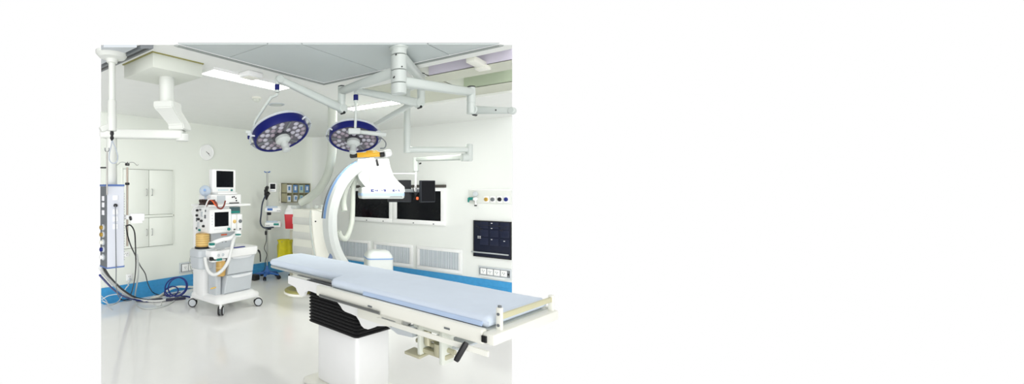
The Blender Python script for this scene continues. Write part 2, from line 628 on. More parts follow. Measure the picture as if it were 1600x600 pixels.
# ---------------- ceiling pendant (supply column)
bc = (-3.70, 2.01)
pend = thing('ceiling_pendant', 'white medical supply pendant with boxed ceiling mount, swing arm and socket console', 'supply pendant', (bc[0], bc[1], HC))
obj('mount_box', bx(-3.975, -3.43, 1.77, 2.245, HC - .127, HC - .006, .004), 'beige', pend)
obj('mount_plate', bx(-3.985, -3.42, 1.76, 2.255, HC - .008, HC), 'oliveM', pend)
p0 = at(260.5, 122, 4.0); p1 = at(260.5, 160, 4.0)
obj('drop_tube', cyl(bmesh.new(), (p0.x, p0.y, HC - .12), (p0.x, p0.y, p1.z), .066, seg=32), 'pend', pend)
# elbow block: from the tube down and away to the arm
A = at(262, 160, 4.0); Bp = at(281, 204, 4.14)
side = (HD * -.2 + RT).normalized(); dep = side.cross(UP)
def ringq(c, w, d, dz=0):
    return [Vector(c) + side * (a * w) + dep * (b * d) + Vector((0, 0, dz)) for a, b in ((-.5, -.5), (.5, -.5), (.5, .5), (-.5, .5))]
tb = bmesh.new()
loft(tb, [ringq(A, .19, .17), ringq(A, .19, .17, -.06), ringq(at(268, 178, 4.05), .17, .17), ringq(Bp, .155, .16, .045), ringq(Bp, .155, .16, 0)])
bmesh.ops.bevel(tb, geom=[e for e in tb.edges], offset=.008, segments=2, affect='EDGES', clamp_overlap=True)
obj('arm_joint', tb, 'pend', pend)
a0 = at(288, 211, 4.14); a1 = at(160, 209, 4.16)
obj('swing_arm', obar(bmesh.new(), a0, a1, .13, .085, r=.2), 'pend', pend)
obj('arm_cap', lathe(bmesh.new(), [(.045, -.06), (.06, -.055), (.06, .004), (.055, .01)], Matrix.Translation(at(285, 211, 4.14) + Vector((0, 0, 0)))), 'pend', pend)
cp = at(174.5, 288, 4.16)
ztop = at(174, 213, 4.16).z
obj('column', cyl(bmesh.new(), (cp.x, cp.y, 1.70), (cp.x, cp.y, ztop), .047, seg=28), 'pend', pend)
# console: a tall five-sided box; local x along its front, y into it
fA, fB = at(167.5, 296, 4.05), at(193.5, 296, 4.05)
fx = (at(193.5, 296, 4.13) - at(167.5, 296, 4.03)); fx.z = 0
W = fx.length; fx.normalize(); fy = UP.cross(fx)
o0 = at(167.5, 296, 4.03); o0.z = 0
def cpt(x, y, z): return o0 + fx * x + fy * y + UP * z
zt, zb = 1.70, .955
def px_of(p):
    d_ = Vector(p); return PX0 + F * d_.dot(RT) / d_.dot(HD)
xl = -.08
while px_of(cpt(xl, .17, 1.3)) < 157.2: xl += .001
outline = [(0, 0), (W, 0), (W + .012, .03), (W + .012, .20), (xl + .006, .20), (xl, .17)]
prism(bm := bmesh.new(), [cpt(x, y, zb) for x, y in outline], (0, 0, zt - zb))
cons = obj('console', bm, mat('console_shell', (218, 222, 230), .35, var=.01), pend)
bm = bmesh.new()
prism(bm, [cpt(xl + .002, .168, zb + .004), cpt(.002, .004, zb + .004), cpt(-.004, -.0, zb + .004), cpt(xl - .004, .168, zb + .004)], (0, 0, zt - zb - .008))
sidep = obj('side_panel', bm, 'dgrey', cons)
bm = bmesh.new()
grown = [(x + (.004 if x > .1 else -.004), y + (-.004 if y < .1 else .004)) for x, y in outline]
trimm = mat('console_trim', (92, 120, 176), .4)
obj('blue_trim', prism(bm, [cpt(x, y, zt - .001) for x, y in grown], (0, 0, .018)), trimm, cons)
obj('blue_trim', prism(bmesh.new(), [cpt(x, y, zb - .012) for x, y in grown], (0, 0, .013)), trimm, cons)
def on_front(px, py):
    r = ray(px, py); n = fy
    return EYEP + r * ((o0 - EYEP).dot(n) / r.dot(n))
ws = mat('socket_white', (246, 247, 250), .3, var=.01)
Mf = lambda p: Matrix.Translation(p) @ Matrix((fx, fy, UP)).transposed().to_4x4()
src = None
for py in (309, 331, 342, 354):
    p = on_front(180, py)
    obj('socket_plate', box(bmesh.new(), (0, -.004, 0), (.046, .008, .046), .003, Mf(p)), ws, pend)
p = on_front(180, 321)
obj('black_plug', lathe(bmesh.new(), [(.016, 0), (.016, .02), (.009, .03)], frame_at(p, -fy)), 'black', pend)
# outlets on the narrow side
sd = (cpt(xl - .004, .168, 0) - cpt(-.004, 0, 0)).normalized(); sn = sd.cross(UP) * -1
if sn.dot(HD) > 0: sn = -sn
sc = (cpt(xl - .004, .168, 0) + cpt(-.004, 0, 0)) / 2
def side_z(py): return EYE - (py - PY0) / F * 4.11
Ms = lambda z: Matrix.Translation(sc + UP * z) @ Matrix((sd, sn, UP)).transposed().to_4x4()
for py in (310, 320, 332):
    obj('side_socket', box(bmesh.new(), (0, .004, 0), (.055, .008, .045), .003, Ms(side_z(py))), ws, pend)
for py, mm in ((355, 'gold'), (366, 'gold'), (378, 'cream'), (389, 'bcable'), (401, 'white')):
    g = obj('gas_outlet', lathe(bmesh.new(), [(.03, 0), (.03, .008), (.024, .012)], frame_at(sc + UP * side_z(py), sn)), 'grey', pend)
    obj('outlet_valve', lathe(bmesh.new(), [(.019, .01), (.019, .03), (.012, .034), (0, .034)], frame_at(sc + UP * side_z(py), sn)), mm, g)
# ribbed rail down the console's right edge
bm = bmesh.new()
for i in range(26):
    z = zb + .05 + i * .025
    merge(bm, box(bmesh.new(), cpt(W + .019, .05, z), (.012, .012, .012), .002))
merge(bm, bx(-.003, .003, -.004, .004, zb + .03, zt - .03, 0, Matrix.Translation(cpt(W + .014, .05, 0))))
obj('ribbed_rail', bm, 'grey', pend)
# infusion poles clamped to the pendant
ip = cpt(W + .05, .05, 0)
pole = obj('infusion_pole', cyl(bmesh.new(), (ip.x, ip.y, 1.13), (ip.x, ip.y, 1.88), .0095, seg=14), mat('pole_brown', (176, 164, 152), .3, .6), pend)
for py in (256, 287):
    z = EYE - (py - PY0) / F * 4.1
    obj('pole_collar', cyl(bmesh.new(), (ip.x, ip.y, z - .012), (ip.x, ip.y, z + .012), .02, seg=16, bev=.004), 'black', pole)
t = bmesh.new()
zt_ = EYE + (PY0 - 255) / F * 4.1
for s in (-1, 1):
    for q in (RT, HD):
        d = (RT * .9 + HD * .45 if q is RT else RT * .4 - HD * .8) * s
        c0 = Vector((ip.x, ip.y, zt_))
        tube(t, [c0, c0 + d * .03 + UP * .015, c0 + d * .06 + UP * .012, c0 + d * .085 - UP * .012, c0 + d * .10 - UP * .004], .0026, 6)
obj('pole_hook', t, 'steel', pole)
ba = cpt(W + .01, .05, 1.40)
t = bmesh.new(); cyl(t, cpt(W + .01, .05, 1.405), (ip.x, ip.y, 1.405), .012, seg=12); cyl(t, (ip.x, ip.y, 1.385), (ip.x, ip.y, 1.425), .02, seg=16)
obj('pole_clamp', t, 'white', pole)
p2 = at(167.2, 262, 3.98)
pole = obj('infusion_pole', cyl(bmesh.new(), (p2.x, p2.y, 1.62), (p2.x, p2.y, at(0, 236, 3.98).z), .007, seg=12), mat('pole_grey', (178, 176, 172), .3, .6), pend)
t = bmesh.new()
for s in (-1, 1):
    c0 = Vector((p2.x, p2.y, at(0, 237, 3.98).z))
    tube(t, [c0, c0 + RT * (.016 * s) + UP * .008, c0 + RT * (.018 * s) + UP * .035], .004, 6)
obj('pole_fork', t, 'dgrey', pole)
obj('pole_clamp', obar(bmesh.new(), at(157, 262, 3.98), at(167, 262, 3.98), .014, .014), 'black', pole)
# tray on the pole
tr = obj('pole_tray', bmesh.new(), 'white', pend) if False else None
bm = bmesh.new()
c0 = at(199, 341, 4.08); c1 = at(225, 340, 4.15)
d = (c1 - c0); d.z = 0; L = d.length; d.normalize(); e = UP.cross(d)
Mt = Matrix.Translation(c0) @ Matrix((d, e, UP)).transposed().to_4x4()
box(bm, (L * .58, 0, .008), (L * .86, .09, .07), .012, Mt)
box(bm, (L * .53, -.005, -.035), (L * .7, .075, .025), .008, Mt)
tr = obj('pole_tray', bm, 'white', pend)
obj('tray_knob', cyl(bmesh.new(), Mt @ Vector((.012, -.05, .0)), Mt @ Vector((.03, -.055, .004)), .02, seg=16, bev=.004), 'black', tr)

# ---------------- white drop pole with side arm, far left
dp = at(175, 80, 3.66)
drop = thing('drop_pole', 'white telescopic drop pole hanging from the far left ceiling by the track', 'ceiling pole', (dp.x, dp.y, HC))
Td = Matrix.Translation((dp.x, dp.y, 0))
obj('ceiling_flange', lathe(bmesh.new(), [(.125, HC), (.125, HC - .02), (.1, HC - .05), (.05, HC - .06), (.04, HC - .09)], Td, 36), 'pend', drop)
obj('upper_tube', cyl(bmesh.new(), (dp.x, dp.y, at(0, 165, 3.66).z), (dp.x, dp.y, HC - .05), .027, seg=24), 'pend', drop)
obj('lower_tube', lathe(bmesh.new(), [(.03, at(0, 205, 3.66).z), (.037, at(0, 204, 3.66).z), (.037, at(0, 182, 3.66).z), (.034, at(0, 181, 3.66).z), (.034, at(0, 158, 3.66).z), (.027, at(0, 156, 3.66).z)], Td, 28), 'pend', drop)
obj('side_arm', obar(bmesh.new(), at(174, 196, 3.66), at(157, 203, 3.6), .045, .05), 'pend', drop)
hk = obj('hook_swivel', lathe(bmesh.new(), [(.012, at(0, 205, 3.66).z), (.016, at(0, 209, 3.66).z), (.01, at(0, 212, 3.66).z), (.016, at(0, 216, 3.66).z), (.006, at(0, 220, 3.66).z)], Td, 16), 'black', drop)
lo = [at(x, y, 3.66) for x, y in ((175, 217), (174, 226), (171, 240), (171, 250), (176, 255), (182, 253), (184, 245), (181, 233), (177, 224), (175.5, 217))]
obj('cord_loop', tube(bmesh.new(), lo, .005, 8), mat('loop_cord', (176, 184, 194), .5), drop)

# ---------------- surgical light suspension
ZH = 3.55
hp = at(623, 110, ZH)
mount = thing('lamp_suspension', 'white ceiling hub with three extension arms carrying the surgical lamps', 'lamp suspension', (hp.x, hp.y, HC))
Th = Matrix.Translation((hp.x, hp.y, 0))
hz = lambda py: EYE + (PY0 - py) / F * ZH
obj('ceiling_plate', lathe(bmesh.new(), [(.075, HC + .003), (.075, HC - .008), (.066, HC - .012), (.062, HC - .02)], Th, 40), 'armw', mount)
for a, b in ((147, 131), (130, 111), (110, 87), (86, 60)):
    z0, z1 = hz(a), min(hz(b), HC - .01)
    obj('hub_ring', lathe(bmesh.new(), [(.057, z0), (.062, z0 + .004), (.062, z1 - .004), (.058, z1)], Th, 40), 'armw', mount)
t = bmesh.new()
for px, py in ((619, 85), (628, 104), (616, 120)):
    q = at(px, py, ZH - .062)
    cyl(t, q - HD * .002, q + HD * .03, .006, seg=10)
obj('hub_screw', t, 'black', mount)

def ext_arm(pz, end_px, end_py_z, Zend, py_bot, cap=True):
    """extension arm from the hub and its drop joint"""
    p0 = Vector((hp.x, hp.y, pz))
    e = at(end_px, 200, Zend); e.z = pz
    d = (e - p0).normalized()
    arm = obj('extension_arm', obar(bmesh.new(), p0 + d * .03, e + d * .01, .085, .08, .075, .07, r=.35), 'armw', mount)
    zb = at(0, py_bot, Zend).z
    obj('drop_joint', lathe(bmesh.new(), [(.033, zb), (.038, zb + .005), (.038, (zb + pz) / 2 - .002), (.036, (zb + pz) / 2), (.038, (zb + pz) / 2 + .002), (.038, pz + .035), (.034, pz + .042)], Matrix.Translation((e.x, e.y, 0)), 28), 'armw', mount)
    t = bmesh.new(); lathe(t, [(.036, pz + .042), (.036, pz + .05), (.02, pz + .056), (0, pz + .056)], Matrix.Translation((e.x, e.y, 0)), 20)
    obj('joint_cap', t, 'black', mount)
    return e
e1 = ext_arm(hz(110), 534, 0, 4.3, 175)
e2 = ext_arm(hz(85), 658, 0, 4.33, 163)
e3 = ext_arm(hz(127), 736, 0, 3.95, 178)

def spring_arm(owner, p0, p1, w0, w1, name='spring_arm'):
    """thick at the joint, slim at the lamp end, with round knuckles"""
    a = obj(name, obar(bmesh.new(), p0, p1, .06, w0, .05, w1, r=.4), 'armw', owner)
    d = (p1 - p0); s = d.cross(UP).normalized()
    obj('knuckle', cyl(bmesh.new(), p0 - s * .036, p0 + s * .036, w0 * .56, seg=24, bev=.006), 'armw', a)
    obj('knuckle', cyl(bmesh.new(), p1 - s * .03, p1 + s * .03, w1 * .6, seg=24, bev=.006), 'armw', a)
    t = bmesh.new()
    cyl(t, p0 - s * .037 - UP * w0 * .5, p0 + s * .02 - UP * w0 * .5, .014, seg=12)
    cyl(t, p0 + d * .62 + s * .02, p0 + d * .62 + s * .032, .006, seg=8)
    obj('knuckle_plug', t, 'black', a)
    return a

# right-hand arm that leads away along the ceiling
spring_arm(mount, at(741, 172, 3.95), at(800, 173, 3.72), .075, .05, 'side_spring_arm')

def ray_dir(px, py): return ray(px, py).normalized()

def surgical_lamp(label, centre, cpx, cpy, tilt, ndir, rad, spring, drop_px, rod, seed, wall):
    """tilt = share of the face turned to the viewer; ndir = direction of the face's axis in the picture plane (right, up)"""
    rnd = random.Random(seed)
    v = -ray_dir(cpx, cpy)
    right = RT - v * RT.dot(v); right.normalize()
    up = v.cross(right)
    if up.z < 0: up = -up
    n = v * tilt + (right * ndir[0] + up * ndir[1]).normalized() * sqrt(1 - tilt * tilt)
    n.normalize()
    ax = n.cross(v).normalized()
    ay = n.cross(ax)
    fr = Matrix((ax, ay, n)).transposed().to_4x4(); fr.translation = centre
    root = thing('surgical_lamp', label, 'surgical lamp', mtx=fr, group='surgical lamps on ceiling arms')
    # all lamp-head parts are in the head's own frame: +z is where it shines
    def part(name, bm, m, par=None): return obj(name, bm, m, par or root, world=False)
    wl = wall
    housing = part('housing', lathe(bmesh.new(), [(0, -wl - .03), (rad * .5, -wl - .026), (rad * .9, -wl - .008), (rad * .98, -wl), (rad, -wl + .012), (rad, .004), (rad * .985, .012), (rad * .94, .010), (rad * .915, 0)], None, 64), 'navy')
    part('back_rim', lathe(bmesh.new(), [(rad * .985, -wl - .006), (rad * 1.03, -wl - .004), (rad * 1.035, -wl + .010), (rad * .995, -wl + .014)], None, 64), 'grey', housing)
    led = part('led_panel', lathe(bmesh.new(), [(rad * .915, .001), (rad * .9, .003), (0, .003)], None, 64), 'ledp')
    lens0 = None; lens1 = None
    lr = rad * .094
    spots = []
    for ring, cnt in ((.40, 8), (.60, 13), (.79, 18)):
        for k in range(cnt):
            a = 2 * pi * (k + .5 * (cnt % 2)) / cnt
            if min(abs((a - c + pi) % (2 * pi) - pi) for c in (0.0, 2 * pi / 3, 4 * pi / 3)) * ring < .10:
                continue
            spots.append((rad * ring * cos(a), rad * ring * sin(a)))
    for i, (x, y) in enumerate(spots):
        rose = rnd.random() < .4
        srcl = lens1 if rose else lens0
        if srcl is None:
            l = part('led_lens', lathe(bmesh.new(), [(lr, 0), (lr * .9, .006), (lr * .5, .012), (0, .014)], None, 18), 'lensd' if rose else 'lens', led)
            if rose: lens1 = l
            else: lens0 = l
            l.location = (x, y, .003)
        else:
            c = srcl.copy(); COL.objects.link(c); c.parent = led; c.location = (x, y, .003)
    for c in (0.0, 2 * pi / 3, 4 * pi / 3):
        part('led_divider', box(bmesh.new(), (rad * .58, 0, .005), (rad * .62, rad * .07, .006), .001, Matrix.Rotation(c, 4, 'Z')), 'dgrey', led)
    part('centre_ring', lathe(bmesh.new(), [(rad * .34, .003), (rad * .34, .016), (rad * .28, .02), (0, .02)], None, 36), mat('lamp_dark_ring', (52, 52, 60), .4), led)
    h = part('sterile_handle', lathe(bmesh.new(), [(rad * .26, .018), (rad * .27, .05), (rad * .2, .066), (rad * .13, .075), (rad * .12, .125), (rad * .14, .132), (rad * .14, .155), (rad * .09, .162), (0, .162)], None, 28), 'lampw')
    # tubular guard handle round the rim
    pts = []
    for k in range(25):
        a = radians(-28 + 236 * k / 24)
        pts.append((rad * 1.11 * cos(a), rad * 1.11 * sin(a), -.03))
    ends = [(rad * .99 * cos(radians(-30)), rad * .99 * sin(radians(-30)), -.02)]
    pts = ends + pts + [(rad * .99 * cos(radians(210)), rad * .99 * sin(radians(210)), -.02)]
    g = part('guard_handle', tube(bmesh.new(), pts, .008, 8, 2), 'grey')
    t = bmesh.new()
    for a in (0, 90, 180):
        a = radians(a); c = Vector((cos(a), sin(a), 0))
        cyl(t, c * rad * .98 + Vector((0, 0, -.015)), c * rad * 1.12 + Vector((0, 0, -.03)), .011, seg=10)
    part('guard_clip', t, 'dgrey', g)
    # suspension in room coordinates
    spring_arm(root, spring[0], spring[1], spring[2], spring[3])
    dpx, dy0, dy1, dZ = drop_px
    z0, z1 = at(0, dy0, dZ).z, at(0, dy1, dZ).z
    q = at(dpx, 200, dZ)
    dr = obj('drop_link', cyl(bmesh.new(), (q.x, q.y, z1 - .02), (q.x, q.y, z0 + .05), .020, seg=20), 'armw', root)
    obj('link_sleeve', cyl(bmesh.new(), (q.x, q.y, z1), (q.x, q.y, z0), .023, seg=20, bev=.003), 'navy', dr)
    obj('hanger_rod', tube(bmesh.new(), rod, .013, 10, 5), 'armw', root)
    return root, fr

Z1 = 4.0
rod = [at(x, y, z) for x, y, z in ((433, 146, Z1), (432, 149, Z1), (427, 151, Z1), (421, 156, 4.0), (400, 188, 3.98), (397.5, 196, 3.98), (397, 206, 3.97))]
lamp1, fr1 = surgical_lamp('navy dish surgical lamp tilted sideways, the one nearer the left ceiling light',
                           at(440, 212.5, Z1), 440, 212.5, .47, (.33, -.945), .258,
                           (at(535, 170, 4.3), at(437, 124, Z1), .082, .062), (433, 132, 141, Z1), rod, 3, .085)
yk = obj('yoke_block', box(bmesh.new(), (0, 0, 0), (.085, .06, .055), .012, Matrix.Translation(at(394.5, 209, 3.97)) @ Matrix.Rotation(TH, 4, 'Z')), 'grey', lamp1)
obj('side_grip', obar(bmesh.new(), at(384, 206, 3.95), at(404, 208, 3.96), .03, .03), 'lampw', lamp1)
obj('grip_cap', cyl(bmesh.new(), at(387, 214.5, 3.95), at(392, 214.5, 3.96), .018, seg=14, bev=.003), 'navy', lamp1)

Z2 = 4.4
Z2n = 4.17
rod = [at(x, y, Z2n) for x, y in ((556, 153), (556, 170), (555.5, 188), (555, 203))]
lamp2, fr2 = surgical_lamp('navy dish surgical lamp facing downward, hanging right in front of the white C-shaped scanner',
                           at(552.5, 217.5, Z2), 552.5, 217.5, .52, (-.05, -1), .247,
                           (at(655, 161, 4.33), at(560, 142, Z2n), .085, .058), (556, 148, 157, Z2n), rod, 5, .07)
yk = obj('yoke_block', box(bmesh.new(), (0, 0, 0), (.115, .05, .055), .01, Matrix.Translation(at(553.5, 205, Z2n)) @ Matrix.Rotation(TH, 4, 'Z')), 'lampw', lamp2)
obj('side_grip', obar(bmesh.new(), at(562, 206, Z2n + .02), at(603, 210.5, Z2n + .02), .036, .036, .045, .045, r=.45), 'lampw', lamp2)
obj('grip_cable', tube(bmesh.new(), [at(x, y, Z2n + .05) for x, y in ((590, 214), (598, 217), (603, 224), (601, 231), (594, 232))], .006, 8), 'dgrey', lamp2)

# ---------------- tracking camera on its own arm, behind lamp 2
Z3 = 4.95
q = at(578, 239, Z3)
tc = thing('tracking_camera', 'yellow-orange bar with black ends hanging behind the right surgical lamp', 'camera', q)
obj('support_arm', obar(bmesh.new(), at(650, 159, 4.5), at(577, 200, Z3), .06, .058, .055, .05, r=.4), 'armw', tc)
obj('drop_rod', cyl(bmesh.new(), at(578, 199, Z3), at(579, 240, Z3), .012, seg=14), 'armw', tc)
t = bmesh.new(); c0, c1 = at(551, 242.5, Z3), at(601, 239.5, Z3 - .05)
obar(t, at(557, 242.5, Z3), at(595, 241, Z3 - .04), .06, .055, r=.3)
obar(t, at(572, 240, Z3), at(590, 239.5, Z3), .05, .065, r=.3)
bar = obj('camera_bar', t, 'orange', tc)
obj('lens_end', obar(bmesh.new(), at(547.5, 243.5, Z3 - .02), at(558, 242.5, Z3), .06, .055, r=.45), 'black', bar)
obj('lens_end', obar(bmesh.new(), at(593, 242, Z3 - .05), at(600, 241, Z3 - .05), .068, .06, r=.45), 'black', bar)
obj('white_end', obar(bmesh.new(), at(600, 241, Z3 - .05), at(610, 238.5, Z3 - .02), .085, .085, .08, .08, r=.45), 'white', bar)

# ---------------- monitor arm and two monitors
ZM = 4.95
ZW = 6.72
q = at(636, 130, ZM)
ma = thing('monitor_suspension', 'white folding ceiling arm holding the two dark monitors', 'monitor arm', (q.x, q.y, HC))
mz = lambda py, Z=ZM: EYE + (PY0 - py) / F * Z
obj('ceiling_flange', lathe(bmesh.new(), [(.08, HC), (.08, HC - .02), (.04, HC - .03)], Matrix.Translation((q.x, q.y, 0)), 28), 'armw', ma)
obj('drop_tube', cyl(bmesh.new(), (q.x, q.y, mz(239)), (q.x, q.y, HC - .02), .038, seg=28, bev=.006), 'armw', ma)
obj('upper_arm', obar(bmesh.new(), at(637, 234, ZM), at(733, 234, ZM), .07, .068, .065, .06, r=.35), 'armw', ma)
kq = at(733, 238, ZM)
obj('elbow', lathe(bmesh.new(), [(.03, mz(252)), (.04, mz(250)), (.04, mz(227)), (.034, mz(225))], Matrix.Translation((kq.x, kq.y, 0)), 24), 'armw', ma)
obj('lower_arm', obar(bmesh.new(), at(734, 245, ZM), at(651, 249, ZW), .06, .075, .055, .058, r=.4), 'armw', ma)
t = bmesh.new(); s = (at(734, 245, ZM) - at(651, 249, ZW)).cross(UP).normalized()
cyl(t, at(727, 246, ZM) - s * .045, at(727, 246, ZM) + s * .045, .045, seg=24, bev=.006)
obj('elbow_knuckle', t, 'armw', ma)

obj('wrist', cyl(bmesh.new(), at(650, 268, ZW), at(650, 246, ZW), .042, seg=22, bev=.006), 'armw', ma)
obj('wrist_plug', cyl(bmesh.new(), at(655, 256, ZW - .06), at(658, 255, ZW - .06), .012, seg=10), 'black', ma)
obj('post', cyl(bmesh.new(), at(649, 300, ZW), at(650, 267, ZW), .015, seg=16), 'white', ma)
t = bmesh.new(); box(t, (0, 0, 0), (.40, .03, .05), .008, Matrix.Translation(at(649, 298, ZW + .02)) @ Matrix.Rotation(TH, 4, 'Z'))
obj('monitor_bracket', t, 'dgrey', ma)
t = bmesh.new()
for k in range(6):
    a = at(644 + k * 1.6, 290 + k % 3 * 4, ZW - .06)
    tube(t, [a, a + Vector((.02, -.02, -.03)), at(648, 305, ZW - .08) + Vector((.004 * k, 0, 0)), at(646 + k, 312, ZW - .02)], .004, 6)
obj('bracket_cables', t, 'black', ma)
obj('orange_knob', box(bmesh.new(), (0, 0, 0), (.035, .03, .045), .01, Matrix.Translation(at(652, 310, ZW - .08)) @ Matrix.Rotation(TH, 4, 'Z')), 'redor', ma)
obj('cable_bar', cyl(bmesh.new(), at(600, 271.5, ZW + .3), at(650, 271.5, ZW), .013, seg=12), 'white', ma)

def monitor(px, py, Z, w, h, yaw, label):
    p = at(px, py, Z)
    t = thing('monitor', label, 'monitor', mtx=Matrix.Translation(p) @ Matrix.Rotation(TH + yaw, 4, 'Z'), group='ceiling-arm monitors')
    obj('monitor_case', box(bmesh.new(), (0, 0, 0), (w, .05, h), .01), mat('monitor_case', (44, 47, 52), .4, spec=.2), t, world=False)
    obj('screen', box(bmesh.new(), (0, -.0255, .003), (w - .026, .003, h - .03)), 'screen', t, world=False)
    obj('mount_boss', box(bmesh.new(), (0, .035, 0), (.1, .03, .1), .006), 'black', t, world=False)
monitor(624, 298.5, 6.76, .36, .338, radians(4), 'dark monitor partly behind the scanner head, left one on the ceiling arm')
monitor(667.5, 299, 6.74, .276, .334, radians(24), 'dark monitor with clear outline in front of the right window, on the ceiling arm')

# ================================================================== LEFT WALL
# flush wall cupboard
y0, y1 = onL(190, 296).y, onL(271, 296).y
cab = thing('wall_cupboard', 'pale green flush cupboard with four doors built into the left wall', 'cupboard', (XL, (y0 + y1) / 2, .745))
t = bmesh.new()
for a, b, c, d in ((y0, y1, 1.985, 2.0), (y0, y1, .745, .76), (y0, y0 + .015, .76, 1.985), (y1 - .015, y1, .76, 1.985), (y0, y1, 1.225, 1.265)):
    merge(t, bx(XL, XL + .016, a, b, c, d, .003))
obj('cupboard_frame', t, 'wall', cab)
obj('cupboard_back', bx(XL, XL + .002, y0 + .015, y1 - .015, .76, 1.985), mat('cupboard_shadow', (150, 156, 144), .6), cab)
ym = (y0 + y1) / 2
for za, zb_ in ((1.268, 1.982), (.763, 1.222)):
    for a, b, s in ((y0 + .019, ym - .004, 1), (ym + .004, y1 - .019, -1)):
        d = obj('door', bx(XL + .002, XL + .014, a, b, za + .003, zb_ - .003, .003), 'wall', cab)
        hy = (b - .04) if s > 0 else (a + .04)
        hzm = (za + zb_) / 2
        h = bmesh.new()
        tube(h, [(XL + .013, hy, hzm - .05), (XL + .035, hy, hzm - .045), (XL + .038, hy, hzm), (XL + .035, hy, hzm + .045), (XL + .013, hy, hzm + .05)], .006, 8)
        obj('handle', h, 'steel', d)

# clock
p = onL(322, 238)
ck = thing('wall_clock', 'round white wall clock on the left wall', 'clock', p)
fr = Matrix.Translation(p) @ Matrix(((0, 0, 1), (1, 0, 0), (0, 1, 0))).to_4x4()      # local z out of the wall, local x along the wall
obj('clock_case', lathe(bmesh.new(), [(.13, 0), (.142, .012), (.142, .03), (.134, .036), (.126, .026)], fr, 48), 'white', ck)
face = obj('clock_face', lathe(bmesh.new(), [(.128, .018), (.128, .022), (0, .022)], fr, 48), mat('clock_dial', (250, 250, 248), .5, var=0), ck)
nb = bmesh.new()
for h in range(1, 13):
    a = pi / 2 - h * pi / 6
    tb = text_bm(str(h), .034, fr @ Matrix.Translation((.1 * cos(a), .1 * sin(a), .0235)))
    merge(nb, tb)
obj('numerals', nb, 'black', face)
for ang, L, w in ((4.05 * pi / 6, .06, .009), (22 * pi / 30, .09, .006)):
    hb = bmesh.new(); box(hb, (0, L / 2 - .01, .026), (w, L + .02, .002), 0, fr @ Matrix.Rotation(-ang, 4, 'Z'))
    obj('clock_hand', hb, 'black', ck)

# sockets on the left wall
# side connectors on the ventilator follow further down
def wall_socket(px, py, label, s=.085):
    p = onL(px, py)
    t = thing('wall_socket', label, 'socket', p)
    obj('socket_plate', box(bmesh.new(), (p.x + .005, p.y, p.z), (.01, s, s), .003), 'white', t)
    b = bmesh.new()
    for dy, dz in ((-.012, .01), (.012, .01), (0, -.014)):
        box(b, (p.x + .0105, p.y + dy, p.z + dz), (.002, .006, .016))
    obj('socket_slots', b, 'black', t)
    return t
wall_socket(197.5, 397, 'small white wall socket just under the left wall cupboard', .08)
ws_ = wall_socket(202, 433, 'white wall socket low on the left wall with a grey plug', .1)
obj('plug', cyl(bmesh.new(), onL(202, 436), onL(202, 436) + Vector((.035, 0, 0)), .02, seg=14, bev=.004), 'grey', ws_)

def socket_strip(x, ya, yb, za, zb_, n, axis, label, gap0=.02):
    """grey trunking with square white sockets; axis 'L' on the left wall, 'B' on the back wall"""
    if axis == 'L':
        t = thing('socket_strip', label, 'socket strip', (XL, (ya + yb) / 2, za))
        mk = lambda a, b, d0, d1, z0, z1, bev=0: bx(XL + d0, XL + d1, a, b, z0, z1, bev)
    else:
        t = thing('socket_strip', label, 'socket strip', ((ya + yb) / 2, YB, za))
        mk = lambda a, b, d0, d1, z0, z1, bev=0: bx(a, b, YB - d1, YB - d0, z0, z1, bev)
    obj('trunking', mk(ya, yb, 0, .03, za, zb_, .004), 'grey', t)
    obj('trunking_recess', mk(ya + .015, yb - .015, .03, .034, za + .02, zb_ - .02, .001), 'dgrey', t)
    w = zb_ - za - .055
    for i in range(n):
        a = ya + gap0 + i * (w + .012)
        s = obj('socket', mk(a, a + w, .034, .04, za + .028, zb_ - .028, .002), 'white', t)
        b = bmesh.new(); c = a + w / 2; zc_ = (za + zb_) / 2
        for da, dz in ((-.014, .01), (.014, .01), (0, -.012)):
            merge(b, mk(c + da - .004, c + da + .004, .04, .0415, zc_ + dz - .009, zc_ + dz + .009))
        obj('socket_slots', b, 'dgrey', s)
    return t
socket_strip(0, onL(280, 296).y, onL(325, 296).y, .265, .44, 4, 'L', 'grey socket strip on the left wall behind the anaesthesia machine', .03)
ss = socket_strip(0, -2.91, XB1 - .004, .275, .425, 4, 'B', 'grey socket strip under the dark control panel on the back wall', .03)
obj('strip_lip', bx(-2.89, XB1 - .1, YB - .05, YB - .03, .262, .278, .003), 'white', ss)
obj('strip_port', bx(XB1 - .05, XB1 - .03, YB - .045, YB - .034, .33, .36, .002), 'black', ss)

# ================================================================== BACK WALL
# gas outlet strip
gs = thing('gas_outlet_strip', 'long white gas outlet strip with coloured valves on the back wall', 'gas outlet strip', (-2.75, YB, 1.44))
obj('strip_body', bx(-3.075, XB1 - .003, YB - .02, YB, 1.445, 1.665, .005), 'strip', gs)
obj('strip_edge', bx(-3.075, XB1 - .003, YB - .026, YB - .016, 1.655, 1.672, .002), 'white', gs)
for px, mm in ((760, 'gold'), (770, 'dgrey'), (781, 'black'), (791, 'bcable')):
    c = onB(px, 311.5, YB - .02)
    s = obj('outlet_plate', box(bmesh.new(), (c.x, YB - .024, c.z), (.085, .01, .1), .004), 'white', gs)
    g = obj('gas_valve', lathe(bmesh.new(), [(.032, 0), (.032, .012), (.022, .02), (.012, .02), (.012, .012), (0, .012)], frame_at((c.x, YB - .029, c.z), (0, -1, 0)), 24), mm, s)
fc = onB(743, 311, YB - .03)
fm = thing('flow_regulator', 'white suction regulator with green valve plugged into the gas strip', 'regulator', fc)
obj('regulator_body', lathe(bmesh.new(), [(.03, 0), (.034, .02), (.03, .05), (.02, .06)], frame_at((fc.x, YB - .02, fc.z), (0, -1, 0)), 22), 'white', fm)
